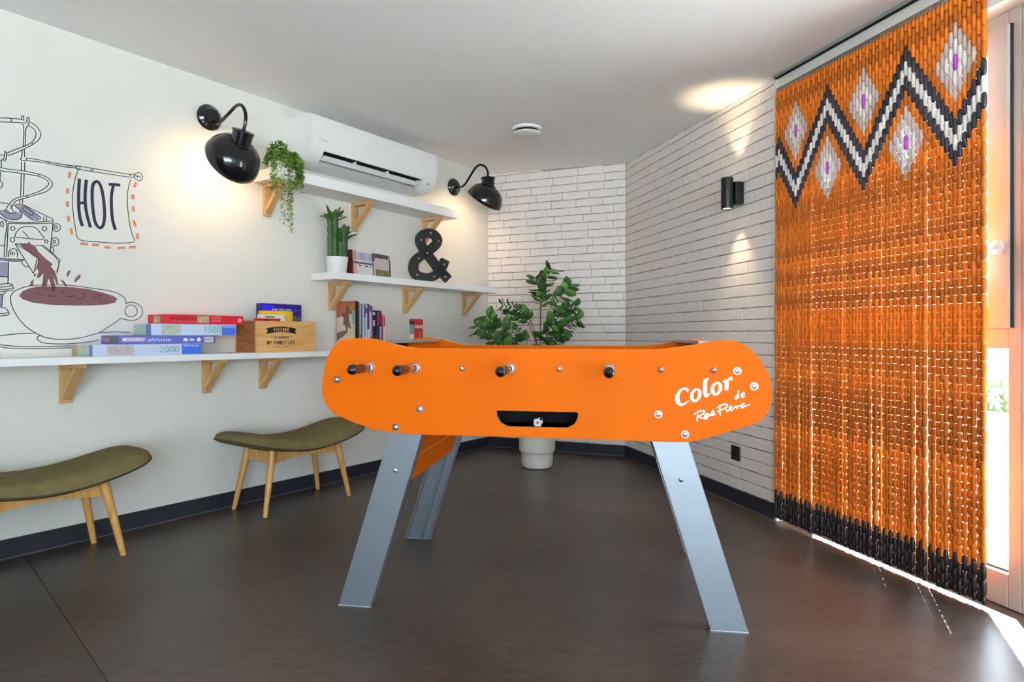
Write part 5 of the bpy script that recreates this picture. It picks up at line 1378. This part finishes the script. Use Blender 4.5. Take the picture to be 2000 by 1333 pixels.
# coordinates: x right, y away, z up, from the foot of the pot
def pl(px, py, y=0.0):
    Y = 4.515 + y
    return ((px - 1000) / 1260 * Y - 0.176, y, 0.92 - (py - 656) / 1260 * Y)
STEMS = [
 ([(0.01, 0, 0.36), (0.02, -0.01, 0.75), (0.02, -0.02, 1.05), (0.02, -0.03, 1.20), (-0.02, -0.03, 1.33)], 22, 0.62, 0.062, 0.35),
 ([(0.02, 0.01, 0.9), (0.03, -0.02, 1.15), (0.06, -0.04, 1.30), (0.10, -0.05, 1.385)], 16, 0.4, 0.060, 0.55),
 ([(0.03, 0, 0.36), (0.06, 0, 0.80), (0.10, -0.02, 1.05), (0.17, -0.04, 1.20), (0.235, -0.04, 1.275)], 24, 0.5, 0.060, 0.45),
 ([(0.08, 0, 0.85), (0.13, 0.02, 1.02), (0.20, 0.02, 1.10), (0.28, 0.0, 1.125)], 18, 0.3, 0.055, 0.3),
 ([(0.07, 0, 0.75), (0.14, -0.03, 0.92), (0.21, -0.03, 1.00), (0.30, -0.02, 1.03)], 20, 0.3, 0.052, 0.25),
 ([(0.02, 0, 0.70), (-0.02, -0.03, 0.95), (-0.08, -0.03, 1.06), (-0.16, -0.02, 1.115), (-0.25, -0.02, 1.135)], 20, 0.4, 0.050, 0.15),
 ([(0.00, 0, 0.85), (-0.06, -0.02, 1.00), (-0.12, -0.02, 1.055), (-0.22, -0.02, 1.06)], 16, 0.35, 0.045, 0.05),
 ([(0.03, 0, 0.36), (0.05, -0.04, 0.70), (0.06, -0.06, 0.90), (0.12, -0.06, 1.02)], 22, 0.45, 0.055, 0.25),
 ([(0.03, 0, 0.36), (0.08, -0.03, 0.66), (0.13, -0.05, 0.86), (0.19, -0.05, 0.95)], 24, 0.5, 0.055, 0.3),
 ([(0.00, 0, 0.36), (0.02, -0.03, 0.66), (0.03, -0.05, 0.80), (0.02, -0.06, 0.95)], 16, 0.5, 0.055, 0.2),
 ([(-0.01, 0, 0.36), (-0.04, -0.02, 0.65), (-0.07, -0.04, 0.86), (-0.10, -0.04, 0.915)], 5, 0.75, 0.05, 0.1),
 ([(-0.04, 0, 0.36), (-0.17, -0.02, 0.70), (-0.26, -0.04, 0.92), (-0.35, -0.05, 1.06)], 22, 0.55, 0.062, 0.5),
 ([(-0.04, 0, 0.36), (-0.18, -0.04, 0.66), (-0.30, -0.05, 0.90), (-0.43, -0.05, 0.99)], 15, 0.6, 0.060, 0.35),
 ([(-0.03, 0, 0.36), (-0.14, -0.02, 0.70), (-0.20, -0.03, 0.88), (-0.25, -0.03, 1.01)], 14, 0.55, 0.060, 0.6),
 ([(-0.03, 0, 0.36), (-0.16, -0.05, 0.62), (-0.24, -0.06, 0.80), (-0.30, -0.06, 0.88)], 10, 0.5, 0.062, 0.05),
 ([(-0.02, 0, 0.36), (-0.11, -0.01, 0.70), (-0.15, -0.02, 0.88), (-0.135, -0.02, 0.985)], 9, 0.6, 0.035, 0.1),
]
for pts, n, st_, sz, br in STEMS:
    branch(pts, n + 1, st_, sz, br)

# ================================================================== stools
def make_stool():
    root = thing('footstool', 'x', 'stool', ((0, 0, 0), 0), 'olive saddle seat stools along the left wall')
    NX, NY = 60, 16
    def prof(u, v):
        # u -1..1 along, v -1..1 across ; saddle curving up at both ends
        halfw = 0.203 * max(0.0, 1 - abs(u) ** 7) ** 0.30 * (1 - 0.06 * abs(u) ** 2)
        x = 0.405 * u
        y = halfw * v
        zc = 0.318 + 0.078 * abs(u) ** 1.75
        return x, y, zc
    m = MB()
    top = []; bot = []
    for i in range(NX + 1):
        u = math.sin((-1 + 2 * i / NX) * PI / 2)
        rt = []; rb = []
        for j in range(NY + 1):
            v = -1 + 2 * j / NY
            x, y, zc = prof(u, v)
            edge = (1 - abs(v) ** 3.4) ** 0.5 * (1 - abs(u) ** 8) ** 0.5
            dip = 0.0
            for bu, bv in ((-0.34, -0.36), (-0.34, 0.36), (0.34, -0.36), (0.34, 0.36)):
                dip += 0.015 * math.exp(-(((u - bu) * 0.405) ** 2 + ((v - bv) * 0.205) ** 2) / 0.0005)
                dip += 0.004 * math.exp(-(((u - bu) * 0.405) ** 2 + ((v - bv) * 0.205) ** 2) / 0.004)
            rt.append((x, y, zc + 0.060 * edge - dip * edge))
            rb.append((x, y, zc - 0.018 * (edge ** 0.6)))
        top.append(rt); bot.append(rb)
    def grid(g, flip):
        b = len(m.v)
        for row_ in g: m.v += row_
        w = NY + 1
        for i in range(NX):
            for j in range(NY):
                q = (b + i * w + j, b + (i + 1) * w + j, b + (i + 1) * w + j + 1, b + i * w + j + 1)
                m.f.append(q if not flip else tuple(reversed(q))); m.m.append(0)
    grid(top, False); grid(bot, True)
    m.build('seat', M_FABRIC, root, smooth=70, fix=False)
    # piping round the edge
    rim = [prof(u, -1) for u in [math.sin((-1 + i / 30) * PI / 2) for i in range(61)]] + [prof(u, 1) for u in [math.sin((1 - i / 30) * PI / 2) for i in range(61)]]
    rim = [(x, y, z - 0.001) for x, y, z in rim] + [(rim[0][0], rim[0][1], rim[0][2] - 0.001)]
    MB().tube(rim, 0.0042, 6).build('piping', mat('dark_olive_piping', rgb(70, 62, 42), 0.9), root, smooth=True)
    for bu, bv in ((-0.34, -0.36), (-0.34, 0.36), (0.34, -0.36), (0.34, 0.36)):
        x, y, z = prof(bu, bv)
        MB().sphere((x, y, z + 0.0385), 0.009, 12, 8, sc=(1, 1, 0.5)).build('button', MATS['dark_olive_piping'], root, smooth=True)
    # legs
    for sx in (-1, 1):
        for sy in (-1, 1):
            MB().tube([(sx * 0.272, sy * 0.138, 0.0), (sx * 0.206, sy * 0.105, 0.330)], [0.0115, 0.0205], 18).build('leg', M_OAK, root, smooth=40)
        # cross rail between the pair of legs
        MB().box(sx * 0.213 - 0.011, sx * 0.213 + 0.011, -0.090, 0.090, 0.262, 0.322).build('end_rail', M_OAK, root, bevel=0.002)
    # long curved rails under the seat
    for sy in (-1, 1):
        pr = []
        for i in range(15):
            u = -1 + 2 * i / 14; pr.append((0.200 * u, 0.298 + 0.022 * abs(u) ** 1.9))
        for i in range(15):
            u = 1 - 2 * i / 14; pr.append((0.200 * u, 0.275 - 0.022 * abs(u) ** 1.3))
        MB().prism(pr, sy * 0.085 - 0.010, sy * 0.085 + 0.010).build('side_rail', M_OAK, root, bevel=0.0015)
    return root
st1 = make_stool()
loc, a = frame_left(1.262, 0.212, 0.0)
st1.location = loc; st1.rotation_euler = (0, 0, a)
st1['label'] = 'olive saddle stool under the wooden crate, beside the football table'
st2 = copy_tree(st1)
loc, a = frame_left(0.045, 0.219, 0.0)
st2.location = loc; st2.rotation_euler = (0, 0, a)
st2['label'] = 'olive saddle stool at the left edge of the picture, partly cut off'

# ================================================================== bead curtain
cu = thing('bead_curtain', 'orange wooden bead curtain with zigzag and diamond pattern hanging before the window', 'curtain', frame_right(0, 0.012, 0.0))
M_B = [mat('bead_orange', rgb(204, 108, 26), 0.5, island=0.2, spec=0.2), mat('bead_navy', rgb(44, 36, 48), 0.35, island=0.15), mat('bead_white', rgb(214, 206, 198), 0.4, island=0.05),
       mat('bead_rose_grey', rgb(190, 168, 158), 0.4, island=0.06), mat('bead_purple', rgb(178, 64, 184), 0.35), mat('bead_blackbrown', rgb(40, 28, 27), 0.35, island=0.2), mat('bead_string', rgb(226, 214, 196), 0.6)]
NSTR = 63
HB = 0.02825
S_A, S_B = 1.7815 + 0.009, 2.8515
def zig(i):
    if i == 0: return 6
    if i < 8: return 12 - (8 - i)
    k = (i - 8) % 24
    return 12 - k if k <= 12 else k - 12
DIAMONDS = [(8, 8), (20, 16), (32, 8), (44, 16), (56, 8)]
def bead_colour(i, c, nhb):
    """c: centre of the bead in half beads below the rod"""
    b = 3 + zig(i)
    if b <= c < b + 2: return 1
    if b + 2 <= c < b + 4: return 2
    if b + 4 <= c < b + 6: return 1
    for di, dc in DIAMONDS:
        q = abs(i - di) + abs(c - dc)
        if q < 0.5: return 4
        if q <= 2.5: return 2
        if q <= 4.5: return 3
    if c > nhb - 5: return 5
    return 0
rr_ = random.Random(31)
NH = 74
prev_shift = 0
gap_push = {26: 0.006, 27: 0.004, 38: 0.005, 39: 0.003, 52: 0.006, 53: 0.004, 25: -0.003, 37: -0.003, 51: -0.003}
for i in range(NSTR):
    s = S_A + (S_B - S_A) * i / (NSTR - 1)
    ztop = 2.120 - 0.019 * (s - 1.78) / 1.07
    sw = rr_.uniform(-0.0022, 0.0022) + gap_push.get(i, 0.0)
    sy = rr_.uniform(-0.006, 0.004)
    m = MB()
    beads = []
    if i % 2 == 0:
        beads.append((0.0, 1.0)); k = 1.0
    else:
        k = 0.0
    while k + 2 <= NH + 0.01:
        beads.append((k, k + 2)); k += 2
    if NH - k >= 0.9:
        beads.append((k, k + 1))
    pitch = (ztop - 0.016 - 0.006 * rr_.random()) / NH
    for a0, a1 in beads:
        c = (a0 + a1) / 2
        col = bead_colour(i, c, NH)
        zc = ztop - c * pitch
        hl = (a1 - a0) * pitch / 2 - 0.0006
        f = c / NH
        x = s + sw * f + rr_.uniform(-0.0004, 0.0004)
        y = sy * f + rr_.uniform(-0.0008, 0.0008)
        R0 = 0.0086
        rs = []
        for hz, rr in ((-1.0, 0.56), (-0.93, 0.82), (-0.5, 0.99), (0.5, 0.99), (0.93, 0.82), (1.0, 0.56)):
            rs.append([(x + R0 * rr * math.cos(2 * PI * q / 10), y + R0 * rr * math.sin(2 * PI * q / 10), zc + hl * hz) for q in range(10)])
        m.rings(rs, True, col)
    m.tube([(s, 0, ztop + 0.012), (s + sw, sy, ztop - NH * pitch + 0.01)], 0.0010, 5, 6)
    m.build('strand', M_B, cu, smooth=50, fix=False)
# header batten with rings
hz = lambda s: 2.120 - 0.019 * (s - 1.78) / 1.07
q = MB()
s0, s1 = 1.777, 2.856
q.hexa([(s0, 0.002, hz(s0) + 0.004), (s1, 0.002, hz(s1) + 0.004), (s1, 0.0115, hz(s1) + 0.004), (s0, 0.0115, hz(s0) + 0.004)],
       [(s0, 0.002, hz(s0) + 0.022), (s1, 0.002, hz(s1) + 0.022), (s1, 0.0115, hz(s1) + 0.022), (s0, 0.0115, hz(s0) + 0.022)])
q.build('header_batten', mat('header_wood', rgb(176, 140, 104), 0.6), cu)
q = MB()
for i in range(NSTR * 2):
    s = S_A + (S_B - S_A) * i / (NSTR * 2 - 1)
    q.tube([(s - 0.003, -0.002, hz(s) + 0.006), (s + 0.001, -0.0045, hz(s) + 0.013), (s + 0.004, -0.001, hz(s) + 0.021)], 0.0018, 5)
o = q.build('string_loops', mat('loop_grey', rgb(126, 112, 104), 0.5), cu); o['kind'] = 'stuff'
